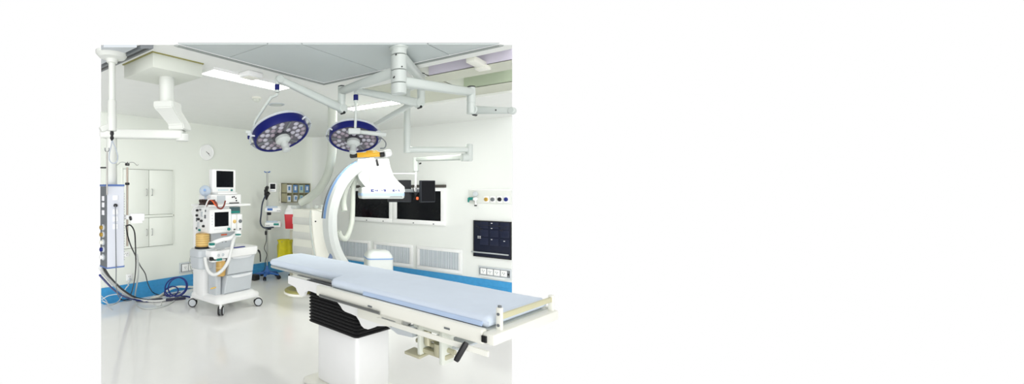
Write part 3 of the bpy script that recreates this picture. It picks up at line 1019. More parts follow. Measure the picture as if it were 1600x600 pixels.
obj('gauge', lathe(bmesh.new(), [(.04, 0), (.04, .025), (.034, .03), (0, .028)], frame_at((fc.x + .01, YB - .05, fc.z + .085), (0, -1, 0)), 26), 'grey', fm)
obj('green_valve', obar(bmesh.new(), (fc.x - .11, YB - .05, fc.z + .005), (fc.x - .02, YB - .05, fc.z + .005), .03, .05), 'teal', fm)
obj('green_handle', obar(bmesh.new(), (fc.x - .105, YB - .06, fc.z + .02), (fc.x - .105, YB - .06, fc.z - .055), .025, .025), 'teal', fm)
obj('suction_port', cyl(bmesh.new(), (fc.x + .01, YB - .05, fc.z - .1), (fc.x + .01, YB - .05, fc.z - .03), .012, seg=12), 'white', fm)
obj('port_tip', cyl(bmesh.new(), (fc.x + .01, YB - .05, fc.z - .115), (fc.x + .01, YB - .05, fc.z - .095), .02, seg=12), 'black', fm)

# dark control panel
cpn = thing('control_panel', 'dark navy glass control panel recessed in the back wall', 'control panel', (-2.7, YB, .575))
pa, pb, za, zb_ = -2.998, XB1 - .003, .575, 1.165
obj('panel_glass', bx(pa + .012, pb - .005, YB - .03, YB, za + .012, zb_ - .012, .002), 'panelblk', cpn)
t = bmesh.new()
for c in ((pa, pb, za, za + .014), (pa, pb, zb_ - .014, zb_), (pa, pa + .014, za, zb_), (pb - .008, pb, za, zb_)):
    merge(t, bx(c[0], c[1], YB - .036, YB, c[2], c[3], .002))
obj('panel_bezel', t, 'black', cpn)
bs = mat('panel_button', (26, 32, 54), .35, spec=.3)
for i in range(3):
    for j in range(3):
        if True:
            x = pa + .11 + j * .16; z = za + .2 + i * .135
            obj('touch_field', bx(x, x + .13, YB - .0315, YB - .029, z, z + .11, .0005), bs, cpn)
t = bmesh.new()
for s in (0, 1):
    for k in range(4):
        x = pa + .04 + k * .03 if not s else pb - .06 - k * .03
        box(t, (x, YB - .032, zb_ - .075 - k * .022), (.055, .004, .008), 0)
box(t, ((pa + pb) / 2, YB - .032, zb_ - .075), (.34, .004, .008), 0)
obj('panel_slots', t, 'black', cpn)
t = bmesh.new()
for fx_, fz_ in ((.14, .56), (.19, .56), (.14, .52), (.19, .52), (.5, .80), (.5, .5), (.83, .48), (.5, .94)):
    box(t, (pa + (pb - pa) * fx_, YB - .034, za + (zb_ - za) * fz_), (.022, .003, .010), 0)
obj('panel_indicators', t, 'white', cpn)
obj('panel_rail', obar(bmesh.new(), (pa - .03, YB - .05, za + .075), (pb - .03, YB - .05, za + .075), .018, .022), 'alu', cpn)

# ================================================================== CORNER: dispenser rack, infusion stand, bins
sx = XL + .0
ra, rb = 6.22, 6.93
rack = thing('dispenser_rack', 'tan wall rack holding boxed supplies in the room corner', 'wall rack', (XL, (ra + rb) / 2, 1.40))
d = .17
t = bmesh.new()
merge(t, bx(XL, XL + .012, ra, rb, 1.40, 1.80))
for z in (1.40, 1.592, 1.788): merge(t, bx(XL, XL + d, ra, rb, z, z + .012))
for y in (ra, rb - .012): merge(t, bx(XL, XL + d, y, y + .012, 1.40, 1.80))
obj('rack_frame', t, 'tan', rack)
t = bmesh.new()
for k in range(1, 4):
    y = ra + (rb - ra) * k / 4
    merge(t, bx(XL, XL + d, y - .005, y + .005, 1.41, 1.79))
obj('rack_divider', t, 'tan', rack)
t = bmesh.new(); tube(t, [(XL + .05, ra - .06, 1.38), (XL + .05, ra - .06, 1.80)], .012, 8, 0)
for z in (1.42, 1.6, 1.76): cyl(t, (XL, ra - .06, z), (XL + .05, ra - .06, z), .01, seg=8)
obj('side_rail', t, 'cream', rack)
labs = [('blue and white glove box, upper row of the corner rack, nearest the stand', 'paper'), ('blue glove box with white band, second in the upper row of the corner rack', 'bpaper'),
        ('pale grey carton, third in the upper row of the corner rack', 'gpaper'), ('blue glove box at the far right end of the upper rack row', 'bpaper'),
        ('white packet leaning in the lower row of the corner rack, nearest the stand', 'paper'), ('white packet tilted sideways, second in the lower rack row', 'paper'),
        ('pale green packet, third in the lower rack row', 'gpaper'), ('grey-green carton at the right end of the lower rack row', 'gpaper')]
for k in range(8):
    c = k % 4; low = k >= 4
    ya = ra + (rb - ra) * c / 4 + .022; w = (rb - ra) / 4 - .044
    z = 1.412 if low else 1.604
    h = .16 if not low else .13
    o = thing('supply_box', labs[k][0], 'supply box', (XL + .09, ya + w / 2, z), group='boxes in the corner rack')
    rot = Matrix.Translation((XL + .09, ya + w / 2, z)) @ Matrix.Rotation(radians((0, 0, 0, 0, 0, -9, -7, 5)[k]), 4, 'X')
    dz = .008 if k in (5, 6, 7) else 0
    obj('carton', box(bmesh.new(), (0, 0, h / 2 + dz), (.13, w * (.72 if low else 1), h), .003, rot), labs[k][1], o)
    obj('carton_label', box(bmesh.new(), (.066, 0, h * .55 + dz), (.002, w * .4, h * .5), 0, rot), 'bpaper' if labs[k][1] != 'bpaper' else 'paper', o)

# infusion stand
sp = at(417.5, 296, 8.3); sp.z = 0
stand = thing('infusion_stand', 'steel infusion stand on a blue five-wheel base beside the left wall', 'infusion stand', sp, rz=.3)
zz = lambda py, Z=8.3: EYE - (py - PY0) / F * Z
obj('pole', cyl(bmesh.new(), (sp.x, sp.y, .1), (sp.x, sp.y, zz(268)), .014, seg=16), 'steel', stand)
t = bmesh.new(); tube(t, [Vector((sp.x, sp.y, zz(269))) + RT * .05 + UP * .02, Vector((sp.x, sp.y, zz(269))) + RT * .04, Vector((sp.x, sp.y, zz(269))) - RT * .04, Vector((sp.x, sp.y, zz(269))) - RT * .05 + UP * .02], .009, 8, 3)
obj('top_hook', t, 'bluep', stand)
obj('hub', lathe(bmesh.new(), [(.05, .07), (.07, .09), (.07, .13), (.03, .17), (.018, .24)], Matrix.Translation(sp), 24), 'bluep', stand)
for k in range(5):
    a = radians(72 * k + 20); dd = Vector((cos(a), sin(a), 0))
    lg = obj('leg', obar(bmesh.new(), sp + dd * .03 + UP * .105, sp + dd * .25 + UP * .085, .05, .045, .04, .03), 'bluep', stand)
    w = bmesh.new(); c = sp + dd * .245 + UP * .036; s = dd.cross(UP)
    for q in (-.016, .016): cyl(w, c + s * (q - .008), c + s * (q + .008), .036, seg=18, bev=.005)
    cyl(w, c, c + UP * .045, .012, seg=10)
    obj('caster', w, 'rubber', lg)
# power brick at the base
bp = at(409, 296, 8.2)
solo('power_brick', bx(bp.x - .13, bp.x + .02, bp.y - .2, bp.y - .06, 0, .1, .015), 'black', 'black power supply box on the floor in front of the infusion stand base', 'power supply')

def clamp(parent, z, q):
    return obj('clamp', box(bmesh.new(), (sp.x, sp.y, z), (.05, .05, .05), .01), 'black', parent)
R2 = Matrix.Rotation(TH - .15, 4, 'Z')
# small monitor
mp = at(426.5, 293, 8.22)
mn = thing('vital_monitor', 'small white monitor with dark screen clamped high on the infusion stand', 'monitor', mtx=Matrix.Translation(mp) @ R2)
obj('monitor_case', box(bmesh.new(), (0, 0, 0), (.135, .07, .17), .012), 'white', mn, world=False)
obj('screen', box(bmesh.new(), (.005, -.036, .02), (.098, .004, .095), .001), 'screen', mn, world=False)
obj('keys', box(bmesh.new(), (0, -.036, -.058), (.09, .004, .018), .001), 'grey', mn, world=False)
clamp(mn, mp.z, 0)
for py, accent, lab, n in ((328, 'bluep', 'white infusion pump with blue panel, upper pump on the infusion stand', 1), (351, 'teal', 'white infusion pump with green panel, lower pump on the infusion stand', 2)):
    pp = at(427, py, 8.2)
    pm = thing('infusion_pump', lab, 'infusion pump', mtx=Matrix.Translation(pp) @ R2, group='pumps on the infusion stand')
    obj('pump_body', box(bmesh.new(), (0, 0, 0), (.30, .12, .085), .02), 'white', pm, world=False)
    obj('pump_display', box(bmesh.new(), (-.05 if n == 1 else .07, -.061, .012), (.1, .004, .04), .002), accent, pm, world=False)
    obj('syringe_barrel', cyl(bmesh.new(), (-.12, -.03, .055), (.09, -.03, .055), .018, seg=16), 'clear', pm, world=False)
    obj('plunger', cyl(bmesh.new(), (.09, -.03, .055), (.15, -.03, .055), .009, seg=10), 'white', pm, world=False)
    b = bmesh.new()
    for k in range(3): cyl(b, (.09 + k * .022 - (.2 if n == 2 else 0), -.06, -.01), (.09 + k * .022 - (.2 if n == 2 else 0), -.064, -.01), .008, seg=10)
    obj('pump_keys', b, 'dgrey', pm, world=False)
    obj('pump_clamp', box(bmesh.new(), (-.09, .05, -.04), (.07, .06, .12), .01), 'black', pm, world=False)
# cuff and cables bundled by the monitor
t = bmesh.new()
for k in range(9):
    a = at(413 + random.random() * 8, 290 + random.random() * 14, 8.12 + random.random() * .1)
    b = at(413 + random.random() * 8, 296 + random.random() * 12, 8.12 + random.random() * .1)
    tube(t, [a, (a + b) / 2 + Vector((.03, .02, .05 - random.random() * .1)), b, at(416, 312, 8.2)], .011, 7)
solo('cable_bundle', t, 'black', 'black bundle of sensor cables hung high on the infusion stand', 'cables')
t = tube(bmesh.new(), [at(x, y, 8.15) for x, y in ((415, 305), (410, 318), (408, 335), (407, 348), (411, 355), (418, 356), (428, 355))], .014, 8)
solo('monitor_hose', t, mat('hose_dark', (46, 56, 74), .5), 'dark blue-black hose looping beside the infusion stand pole', 'hose')
t = tube(bmesh.new(), [at(x, y, 8.2) for x, y in ((416, 356), (415.5, 363), (416, 376), (413, 388), (417, 398), (414.5, 408), (414, 417), (412, 424))], .006, 6)
merge(t, cyl(bmesh.new(), at(415.5, 361, 8.18), at(415.5, 367, 8.18), .022, seg=12, bev=.006))
solo('pump_cord', t, 'black', 'thin black cord with a bulb running down the infusion stand pole', 'cord')

# waste trolley with sharps box and yellow bag
wz = 8.45
wp = at(456, 296, wz); wp.z = 0
trol = thing('waste_trolley', 'cream waste trolley between the infusion stand and the scanner cabinet', 'trolley', mtx=Matrix.Translation(wp) @ Matrix.Rotation(TH, 4, 'Z'))
obj('trolley_body', box(bmesh.new(), (.09, .06, .46), (.26, .22, .90), .012), mat('trolley_cream', (220, 218, 200), .45), trol, world=False)
obj('trolley_top', box(bmesh.new(), (.05, .03, .915), (.36, .3, .02), .006), 'cream', trol, world=False)
obj('bag_ring', tube(bmesh.new(), [(-.13 + .12 * cos(a), -.09 + .1 * sin(a), .69) for a in [2 * pi * k / 20 for k in range(20)]], .007, 8, 0, closed=True), 'steel', trol, world=False)
b = bmesh.new()
for x, y in ((-.04, -.05), (-.04, .12), (.2, -.05), (.2, .12)): cyl(b, (x, y, 0), (x, y, .02), .03, seg=12)
obj('trolley_foot', b, 'rubber', trol, world=False)
Mw = Matrix.Translation(wp) @ Matrix.Rotation(TH, 4, 'Z')
sh = thing('sharps_container', 'red sharps container with white lid on top of the waste trolley', 'sharps container', mtx=Mw @ Matrix.Translation((-.02, -.02, .926)))
obj('red_body', loft(bmesh.new(), [[Vector((x, y, z)) for x, y in rrect(w, d_, .025)] for w, d_, z in ((.19, .19, 0), (.2, .2, .01), (.235, .22, .27), (.235, .22, .28))]), 'red', sh, world=False)
obj('white_lid', loft(bmesh.new(), [[Vector((x, y, z)) for x, y in rrect(w, d_, .04)] for w, d_, z in ((.245, .23, .275), (.25, .235, .30), (.2, .19, .36), (.14, .14, .40), (.13, .13, .44))]), 'white', sh, world=False)
yb_ = loft(bmesh.new(), [[Vector((-.13 + r * (1 + .12 * sin(5 * a + z * 30)) * cos(a), -.09 + r * .85 * (1 + .1 * sin(7 * a)) * sin(a), z)) for a in [2 * pi * k / 40 for k in range(40)]] for r, z in ((.04, .20), (.12, .215), (.15, .3), (.145, .45), (.135, .6), (.13, .68), (.14, .71), (.135, .72), (.125, .70), (.125, .6))])
bmesh.ops.transform(yb_, matrix=Mw, verts=yb_.verts)
solo('waste_bag', yb_, 'yellow', 'bright yellow waste bag hung in the ring of the waste trolley', 'waste bag')

# ================================================================== C-ARM SCANNER
ZR = 6.6
KS = 6.6 / 7.2
phi = radians(34)
E1 = RT * cos(phi) + HD * sin(phi)
NN = RT * sin(phi) - HD * cos(phi)       # towards the viewer's side
C0 = at(588.5, 345, ZR)
sc_ = thing('scanner', 'large white C-shaped X-ray scanner with blue stripe parked behind the table', 'X-ray scanner', (C0.x, C0.y, 0))
RO, RI, WD = 1.03 * KS, .885 * KS, .19
def arc_sweep(a0, a1, sec, n=72):
    rings = []
    for i in range(n + 1):
        a = radians(a0 + (a1 - a0) * i / n)
        e = E1 * cos(a) + UP * sin(a)
        rings.append([C0 + e * r + NN * w for r, w in sec])
    return loft(bmesh.new(), rings)
b_ = .02
sec = [(RI, -WD / 2 + b_), (RI + b_, -WD / 2), (RO - b_, -WD / 2), (RO, -WD / 2 + b_), (RO, WD / 2 - b_ * 2), (RO - b_ * 2, WD / 2), (RI + b_, WD / 2), (RI, WD / 2 - b_)]
cring = obj('c_arc', arc_sweep(97, 277, sec), 'scanw', sc_)
obj('blue_stripe', arc_sweep(102, 176, [(RO - .004, -.064), (RO + .003, -.064), (RO + .003, -.012), (RO - .004, -.012)]), 'stripe', cring)
obj('arc_edge', arc_sweep(98, 176, [(RO - .01, -.098), (RO + .008, -.098), (RO + .008, -.086), (RO - .01, -.086)]), 'dgrey', cring)
obj('cable_guide', arc_sweep(120, 235, [(RI - .012, -.03), (RI + .004, -.03), (RI + .004, .03), (RI - .012, .03)]), 'armw', cring)
obj('foot_bumper', box(bmesh.new(), (0, 0, 0), (.06, .1, .12), .02, Matrix.Translation(at(517, 401, 6.2)) @ Matrix.Rotation(TH - .2, 4, 'Z') @ Matrix.Rotation(.4, 4, 'Y')), mat('bumper_blue', (110, 130, 164), .4), sc_)
# cabinet: banded side, and the carriage that carries the arc
Yc = 5.41
xa, xb = -5.48, -5.0
ztp = 1.335
obj('cabinet', bx(xa, xb + .06, Yc, Yc + .6, .02, ztp, .03, seg=3), 'cream', sc_)
t = bmesh.new()
bands = 4
for k in range(bands):
    z = .32 + k * .25
    merge(t, bx(xa + .012, xb + .0, Yc - .008, Yc + .01, z, z + .125, .004))
obj('cabinet_bands', t, mat('band_grey', (218, 219, 214), .45), sc_)
obj('cabinet_plinth', bx(xa + .03, xb + .03, Yc + .03, Yc + .57, 0, .03), 'dgrey', sc_)
# top clutter
t = bmesh.new()
for px, py, w, h in ((463, 322, .14, .06), (479, 321, .1, .08), (494, 324.5, .07, .06), (503, 326, .05, .07)):
    q = at(px, py, 7.75); box(t, (q.x, q.y, ztp + h / 2 - .005), (w, w, h), .015)
obj('cabinet_fitting', t, 'scanw', sc_)
ZC1 = 6.55
poly = [(487, 328.5), (497, 330), (507, 333), (511, 340), (514, 356), (518, 380), (522, 404), (523, 416), (497, 416), (494, 398), (490, 370), (488, 350)]
t = prism(bmesh.new(), [at(x, y, ZC1) for x, y in poly], HD * .45)
bmesh.ops.bevel(t, geom=[e for e in t.edges if len(e.link_faces) == 2 and e.calc_face_angle(0) > 1.2], offset=.03, segments=3, affect='EDGES', clamp_overlap=True)
car = obj('carriage', t, 'cream', sc_)
obj('carriage_bolt', cyl(bmesh.new(), at(493, 346, ZC1 - .004), at(493, 346, ZC1 + .03), .012, seg=12), 'black', car)
# vertical seam between cabinet and carriage
t = tube(bmesh.new(), [at(x, y, ZC1 - .01) for x, y in ((485.5, 329), (484.5, 345), (486, 365), (489, 385), (493, 402), (494, 414))], .012, 8)
obj('carriage_edge', t, 'armw', car)
# detector head at the top of the arc, turned square to the table's foot
DR = Matrix.Rotation(radians(-30), 3, 'Z')
X1 = (DR @ E1).normalized(); N1 = (DR @ NN).normalized()
RotR = Matrix((X1, -N1, UP)).transposed().to_4x4()
S = lambda v: v * (ZR - .2) / F
CD = at(591, 296, ZR); CD.z = 0
dz_ = lambda py: EYE + (PY0 - py) / F * (ZR - .24)
pl = [(553, 249), (601, 248), (604, 262), (609, 275), (618, 285), (626, 292), (627, 300), (575, 300), (564, 291), (555, 280), (551, 268)]
neck = bmesh.new()
prism(neck, [CD + UP * dz_(y) + X1 * S(x - 591) + N1 * .25 for x, y in pl], -N1 * .34)
bmesh.ops.bevel(neck, geom=[e for e in neck.edges if len(e.link_faces) == 2 and e.calc_face_angle(0) > 1.2], offset=.025, segments=3, affect='EDGES', clamp_overlap=True)
nk = obj('detector_neck', neck, 'scanw', sc_)
obj('neck_groove', box(bmesh.new(), (0, 0, 0), (.012, .012, .30), .003, Matrix.Translation(CD + UP * dz_(268) + X1 * S(-20) + N1 * .251) @ RotR), 'seam', nk)
obj('neck_slot', box(bmesh.new(), (0, 0, 0), (.036, .02, .10), .008, Matrix.Translation(CD + UP * dz_(254) + X1 * S(-8) + N1 * .25) @ RotR @ Matrix.Rotation(-.22, 4, 'Y')), 'black', nk)
zq = dz_(301.5)
Q = Matrix.Translation(CD + UP * zq + X1 * S(1.5) + N1 * .11) @ RotR
dt = obj('flat_detector', box(bmesh.new(), (0, 0, 0), (.63, .30, .17), .03, Q, 3), 'scanw', sc_)
obj('detector_stripe', loft(bmesh.new(), [[Q @ Vector((x, y, z)) for x, y in rrect(.636, .306, .035)] for z in (-.040, .0)]), mat('detector_blue', (176, 202, 232), .4), dt)
Q2 = Q @ Matrix.Translation((0, -.1505, .035))
for x, z, w_, h in ((-.16, .012, .045, .012), (-.16, -.012, .045, .012), (-.172, 0, .016, .034), (-.115, 0, .02, .012), (-.09, 0, .016, .022), (-.02, 0, .022, .008), (.015, .008, .026, .014), (.02, -.01, .018, .012), (.03, 0, .012, .03),
                    (.15, .008, .03, .01), (.15, -.010, .03, .01), (.142, 0, .012, .028), (.185, 0, .016, .010), (.225, .006, .014, .012), (.23, -.008, .018, .01)):
    obj('detector_symbol', box(bmesh.new(), (x, 0, z), (w_, .004, h), 0, Q2), 'ink', dt)
obj('detector_grip', tube(bmesh.new(), [Q @ Vector(p) for p in ((.10, -.145, -.062), (.10, -.16, -.055), (.27, -.16, -.055), (.27, -.145, -.062))], .004, 6, 0), 'dgrey', dt)
# tube head at the bottom
tub = bmesh.new()
rings = []
zt0 = dz_(395) + .012
for w_, d_, z, r in ((.36, .30, .18, .03), (.385, .33, .22, .04), (.385, .33, zt0 - .13, .05), (.375, .32, zt0 - .08, .06), (.31, .255, zt0 - .02, .08), (.255, .2, zt0 - .005, .09), (.18, .14, zt0, .06)):
    rings.append([CD + UP * z + X1 * x + N1 * y for x, y in rrect(w_, d_, r)])
loft(tub, rings)
th = obj('tube_head', tub, 'scanw', sc_)
obj('tube_band', loft(bmesh.new(), [[CD + UP * z + X1 * x + N1 * y for x, y in rrect(.391, .336, .055)] for z in (zt0 - .125, zt0 - .108)]), 'stripe', th)
# hanging hose inside the arc
t = tube(bmesh.new(), [at(x, y, z) for x, y, z in ((556, 268, 6.4), (548, 281, 6.38), (540, 296, 6.36), (536.5, 314, 6.35), (538, 330, 6.3))], .045, 14)
obj('inner_hose', t, 'duct', sc_)
t = tube(bmesh.new(), [at(x, y, z) for x, y, z in ((557, 272, 6.5), (552, 292, 6.46), (551, 320, 6.45), (550, 345, 6.43), (546, 362, 6.4), (540, 373, 6.38), (533, 370, 6.35), (529, 362, 6.33))], .038, 14)
obj('loop_hose', t, 'duct', sc_)

# cable duct from the ceiling to the cabinet
dz = 5.75
q = at(519.5, 155, dz)
du = thing('cable_duct', 'pale flexible cable duct dropping from the ceiling to the scanner cabinet', 'cable duct', (q.x, q.y, HC))
obj('duct_flange', lathe(bmesh.new(), [(.115, HC), (.115, HC - .03), (.075, HC - .05)], Matrix.Translation((q.x, q.y, 0)), 32), 'duct', du)
pts = [Vector((q.x, q.y, HC - .04)), at(519.5, 180, dz), at(519.5, 215, 5.9), at(518, 245, 6.25), at(512, 272, 6.7), at(500, 294, 7.15), at(486, 307, 7.45), at(470, 317, 7.6)]
obj('duct_hose', tube(bmesh.new(), pts, [.06, .06, .061, .063, .066, .07, .07, .066], 18, 8), 'duct', du)
sm = [HC - .10, HC - .35]
t = bmesh.new()
for py, Z in ((166, dz), (198, dz + .07)):
    a = at(519.5, py, Z); lathe(t, [(.061, -.012), (.066, -.01), (.066, .01), (.061, .012)], Matrix.Translation(a), 28)
obj('duct_collar', t, 'armw', du)

# ================================================================== OPERATING TABLE
Ta, Tp = 2.5, 2.57
la, lz = -.616 * Ta + .788 * Tp, .788 * Ta + .616 * Tp
tp = HD * lz + RT * la
rzt = math.atan2(-.1475, .989)
tab = thing('operating_table', 'white X-ray operating table with black bellows pedestal in the foreground', 'operating table', (tp.x, tp.y, 0), rz=rzt)
MT = WM[tab]
# table frame: +x to the foot end, +y to the far side
def tobj(name, bm, m, par=None): return obj(name, bm, m, par or tab, world=False)
ZTOP = .98
# tabletop plate
def plate(z0, z1, grow=0):
    pl = [(-1.38 - grow, .35 + grow), (-1.16 - grow, -.16), (-1.10, -.185 - grow), (-.12, -.175 - grow), (-.06, -.345 - grow), (1.24 + grow, -.345 - grow), (1.24 + grow, .355 + grow)]
    return prism(bmesh.new(), [(x, y, z0) for x, y in pl], (0, 0, z1 - z0))
top = tobj('tabletop', plate(.903, .9165), mat('table_edge', (205, 207, 200), .35, .3))
tobj('tabletop_core', bx(-1.10, -.70, -.13, .30, .885, .903, .006), 'alu', top)
# side beam with accessory rail
bb = bmesh.new()
merge(bb, bx(-.16, 1.235, -.40, -.345, .845, .925, .014, seg=3))
tobj('side_beam', bb, 'cream')
bb = bmesh.new()
merge(bb, bx(-.12, 1.25, .36, .40, .86, .925, .012))
tobj('far_beam', bb, 'cream')
# head-end side cover: dark recess and white box
tobj('recess_strip', bx(-.45, -.105, -.262, -.178, .897, .9035, .002), 'black')
tobj('deck_slot', bx(-.67, -.45, -.205, -.185, .897, .9025, .001), 'dgrey')
rl = tobj('accessory_rail', bx(-.10, .52, -.418, -.408, .848, .870, .003), 'steel')
bb = bmesh.new()
for x in (-.05, .2, .45): merge(bb, bx(x - .012, x + .012, -.41, -.395, .853, .868))
tobj('rail_spacer', bb, 'alu', rl)
tobj('side_rail', bx(.50, 1.28, -.425, -.411, .80, .83, .003), 'cream')
# wavy apron
xz = [(-.69, .90), (-.69, .835), (-.60, .822), (-.575, .815), (-.555, .785), (-.52, .762), (-.48, .757), (-.455, .775), (-.44, .805), (-.40, .822), (-.345, .822), (-.25, .815), (-.10, .806), (-.04, .80), (0, .775), (.02, .755), (.05, .745), (.12, .742), (.17, .737), (.20, .71), (.22, .682), (.25, .668), (.29, .670), (.33, .69), (.37, .713), (.46, .735), (.60, .745), (.66, .80), (.70, .845), (.70, .90)]
ap = prism(bmesh.new(), [(x, -.285, z) for x, z in xz], (0, .025, 0))
apo = tobj('side_apron', ap, 'white')
tobj('apron_cover', bx(.2, .61, -.305, -.285, .74, .85, .008), 'cream', apo)
tobj('apron_slot', bx(.44, .56, -.309, -.304, .765, .795, .003), 'alu', apo)
ap = prism(bmesh.new(), [(x, .285, z) for x, z in xz], (0, -.025, 0))
tobj('far_apron', ap, 'white')
tobj('carriage_deck', bx(-.69, .68, -.272, .272, .85, .90, .005), 'cream')
# olive rounded shell at the head end of the carriage
ol = bmesh.new()
for k in range(1):
    lathe(ol, [(0.0, .0), (.12, .0), (.14, .012), (.14, .035), (.125, .045), (0, .03)], Matrix.Translation((-.665, -.17, .735)), 32)
tobj('end_shell', ol, 'oliveM')
t = bmesh.new(); cyl(t, (-.62, -.14, .76), (-.62, -.14, .86), .05, seg=20)
tobj('shell_post', t, 'cream')
tobj('end_fender', lathe(bmesh.new(), [(.125, -.008), (.146, .006), (.146, .018), (.139, .022)], Matrix.Translation((-.665, -.17, .735)), 32), 'cream')
# bellows
rings = []
n = 11
zb0, zb1 = .545, .845
cx_, cy_ = -.16, 0
for k in range(n):
    for f, g in ((0, -.006), (.18, .006), (.5, .012), (.82, .006)):
        z = zb0 + (zb1 - zb0) * (k + f) / n
        gg = g * 1.2
        rings.append([Vector((cx_ + x, cy_ + y, z)) for x, y in rrect(.56 + gg * 2, .47 + gg * 2, .03)])
rings.append([Vector((cx_ + x, cy_ + y, zb1)) for x, y in rrect(.55, .46, .03)])
tobj('bellows', loft(bmesh.new(), rings), 'rubber', None)
# pedestal
pd = tobj('pedestal', bx(-.40, .08, -.19, .19, .055, .55, .03, seg=3), 'white')
tobj('pedestal_base', bx(-.52, .30, -.26, .26, 0, .06, .03, seg=3), 'cream', pd)
# scoop cover on the foot side of the bellows
sc2 = prism(bmesh.new(), [(.19, y, z) for y, z in ((-.24, .70), (-.24, .655), (-.1, .665), (.1, .70), (.24, .74), (.24, .80), (-.24, .80))], (.02, 0, 0))
tobj('bellows_cover', sc2, 'white')
# release gear under the foot half
gear = tobj('release_gear', bx(.70, .98, -.30, -.05, .79, .85, .01), 'beige')
for x in (.76, .92): tobj('gear_plate', bx(x - .012, x + .012, -.32, -.20, .62, .83, .006), 'beige', gear)
t = bmesh.new()
cyl(t, (.70, -.26, .70), (.98, -.26, .70), .015, seg=14); cyl(t, (.84, -.31, .76), (.84, -.1, .66), .014, seg=14)
box(t, (.84, -.25, .66), (.2, .09, .03), .008); box(t, (.72, -.25, .645), (.12, .10, .02), .006, Matrix.Rotation(.06, 4, 'X'))
cyl(t, (.80, -.28, .70), (.80, -.28, .79), .022, seg=14); cyl(t, (.88, -.28, .66), (.88, -.28, .73), .03, seg=16)
tobj('gear_linkage', t, mat('gear_cream', (188, 185, 158), .4, .2), gear)
t = bmesh.new(); prism(t, [(.52, -.33, .752), (.70, -.33, .80), (.72, -.33, .735), (.60, -.33, .725)], (0, .08, 0))
tobj('gear_flap', t, 'grey', gear)
tobj('lower_tray', bx(.74, .98, -.22, .2, .70, .715, .004), 'grey', gear)
# foot-end fittings
fe = tobj('foot_frame', bx(1.235, 1.30, -.40, .37, .855, .915, .01), 'cream')
tobj('foot_socket', bx(1.235, 1.262, -.412, -.399, .865, .90, .002), 'black', fe)
fb = tobj('foot_board', bx(1.262, 1.28, -.275, .34, .968, .998, .004), mat('board_olive', (204, 200, 164), .4), fe)
tobj('board_post', bx(1.255, 1.285, -.302, -.275, .90, 1.035, .006), 'cream', fb)
tobj('board_post', bx(1.255, 1.285, .32, .35, .90, 1.01, .006), 'cream', fb)
t = bmesh.new()
for z in (.94, 1.0): tobj('board_screw', cyl(bmesh.new(), (1.27, -.306, z), (1.27, -.300, z), .008, seg=10), 'dgrey', fb)
tobj('board_knob', cyl(bmesh.new(), (1.27, -.288, 1.03), (1.27, -.288, 1.045), .010, seg=10), 'dgrey', fb)
hd_ = bmesh.new(); obar(hd_, (1.16, -.43, .845), (1.115, -.46, .74), .022, .03, r=.4)
tobj('clamp_lever', hd_, 'black')
t = bmesh.new()
for x in (.42, 1.02): merge(t, bx(x - .018, x + .018, -.405, -.39, .876, .886))
tobj('beam_mark', t, 'dgrey')

# mattress
def pad_ring():
    return None
mt = bmesh.new()
nx, ny = 120, 40
def edge_near(x):
    if x < -.13: return -.165
    if x > -.05: return -.335
    s = (x + .13) / .08; s = s * s * (3 - 2 * s)
    return -.165 + (-.17) * s
def head_x(y):      # the head end is rounded off towards the far corner
    return -1.33 + .17 * max(0, (.20 - y) / .37) ** 1.2
V = {}
for side_ in (0, 1):
    for i in range(nx + 1):
        for j in range(ny + 1):
            u, v = i / nx, j / ny
            x = -1.33 + 2.565 * u
            y = edge_near(x) + (.345 - edge_near(x)) * v
            x = head_x(y) + (1.235 - head_x(y)) * u
            y = edge_near(x) + (.345 - edge_near(x)) * v
            dx = min(u * 2.565, (1 - u) * 2.565); dy = min(v, 1 - v) * .6
            r = .022
            rd = 0
            for dd_ in (dx, dy):
                if dd_ < r: rd += r - sqrt(max(0, r * r - (r - dd_) ** 2))
            if side_ == 0:
                w = noise.noise(Vector((x * 2.2, y * 5, 1))) * .004 + noise.noise(Vector((x * 9, y * 9, 4))) * .0015
                if x > 1.0: w += noise.noise(Vector((x * 30, y * 14, 2))) * .005 * (x - 1) / .23
                if x > -.1 and x < .3: w += .0035 * math.exp(-((x + y * .15 - .02) / .02) ** 2)
                z = ZTOP - min(rd, .025) + w
            else:
                z = .917 + min(rd, .02)
            V[side_, i, j] = mt.verts.new((x, y, z))
for i in range(nx):
    for j in range(ny):
        mt.faces.new((V[0, i, j], V[0, i + 1, j], V[0, i + 1, j + 1], V[0, i, j + 1]))
        mt.faces.new((V[1, i, j], V[1, i, j + 1], V[1, i + 1, j + 1], V[1, i + 1, j]))
for i in range(nx):
    for j in (0, ny): mt.faces.new((V[0, i, j], V[0, i + 1, j], V[1, i + 1, j], V[1, i, j]))
for j in range(ny):
    for i in (0, nx): mt.faces.new((V[0, i, j], V[0, i, j + 1], V[1, i, j + 1], V[1, i, j]))
bmesh.ops.transform(mt, matrix=MT, verts=mt.verts)
solo('table_mattress', mt, 'pad', 'pale blue covered mattress lying on the operating table', 'mattress', angle=60)
# folded under-sheet edge showing along the near side
us = bmesh.new()
rows = []
for k in range(60):
    x = .30 + .9 * k / 59
    wv = noise.noise(Vector((x * 8, 0, 0))) * .004
    rows.append([Vector((x, -.343 + wv, .952)), Vector((x, -.349 + wv, .935)), Vector((x, -.352 + wv, .928)), Vector((x, -.346 + wv, .926)), Vector((x, -.338, .935)), Vector((x, -.336, .950))])
loft(us, rows)
bmesh.ops.transform(us, matrix=MT, verts=us.verts)
solo('folded_sheet', us, mat('sheet_edge', (184, 204, 232), .75), 'folded blue sheet edge tucked under the near side of the mattress', 'sheet', angle=60)

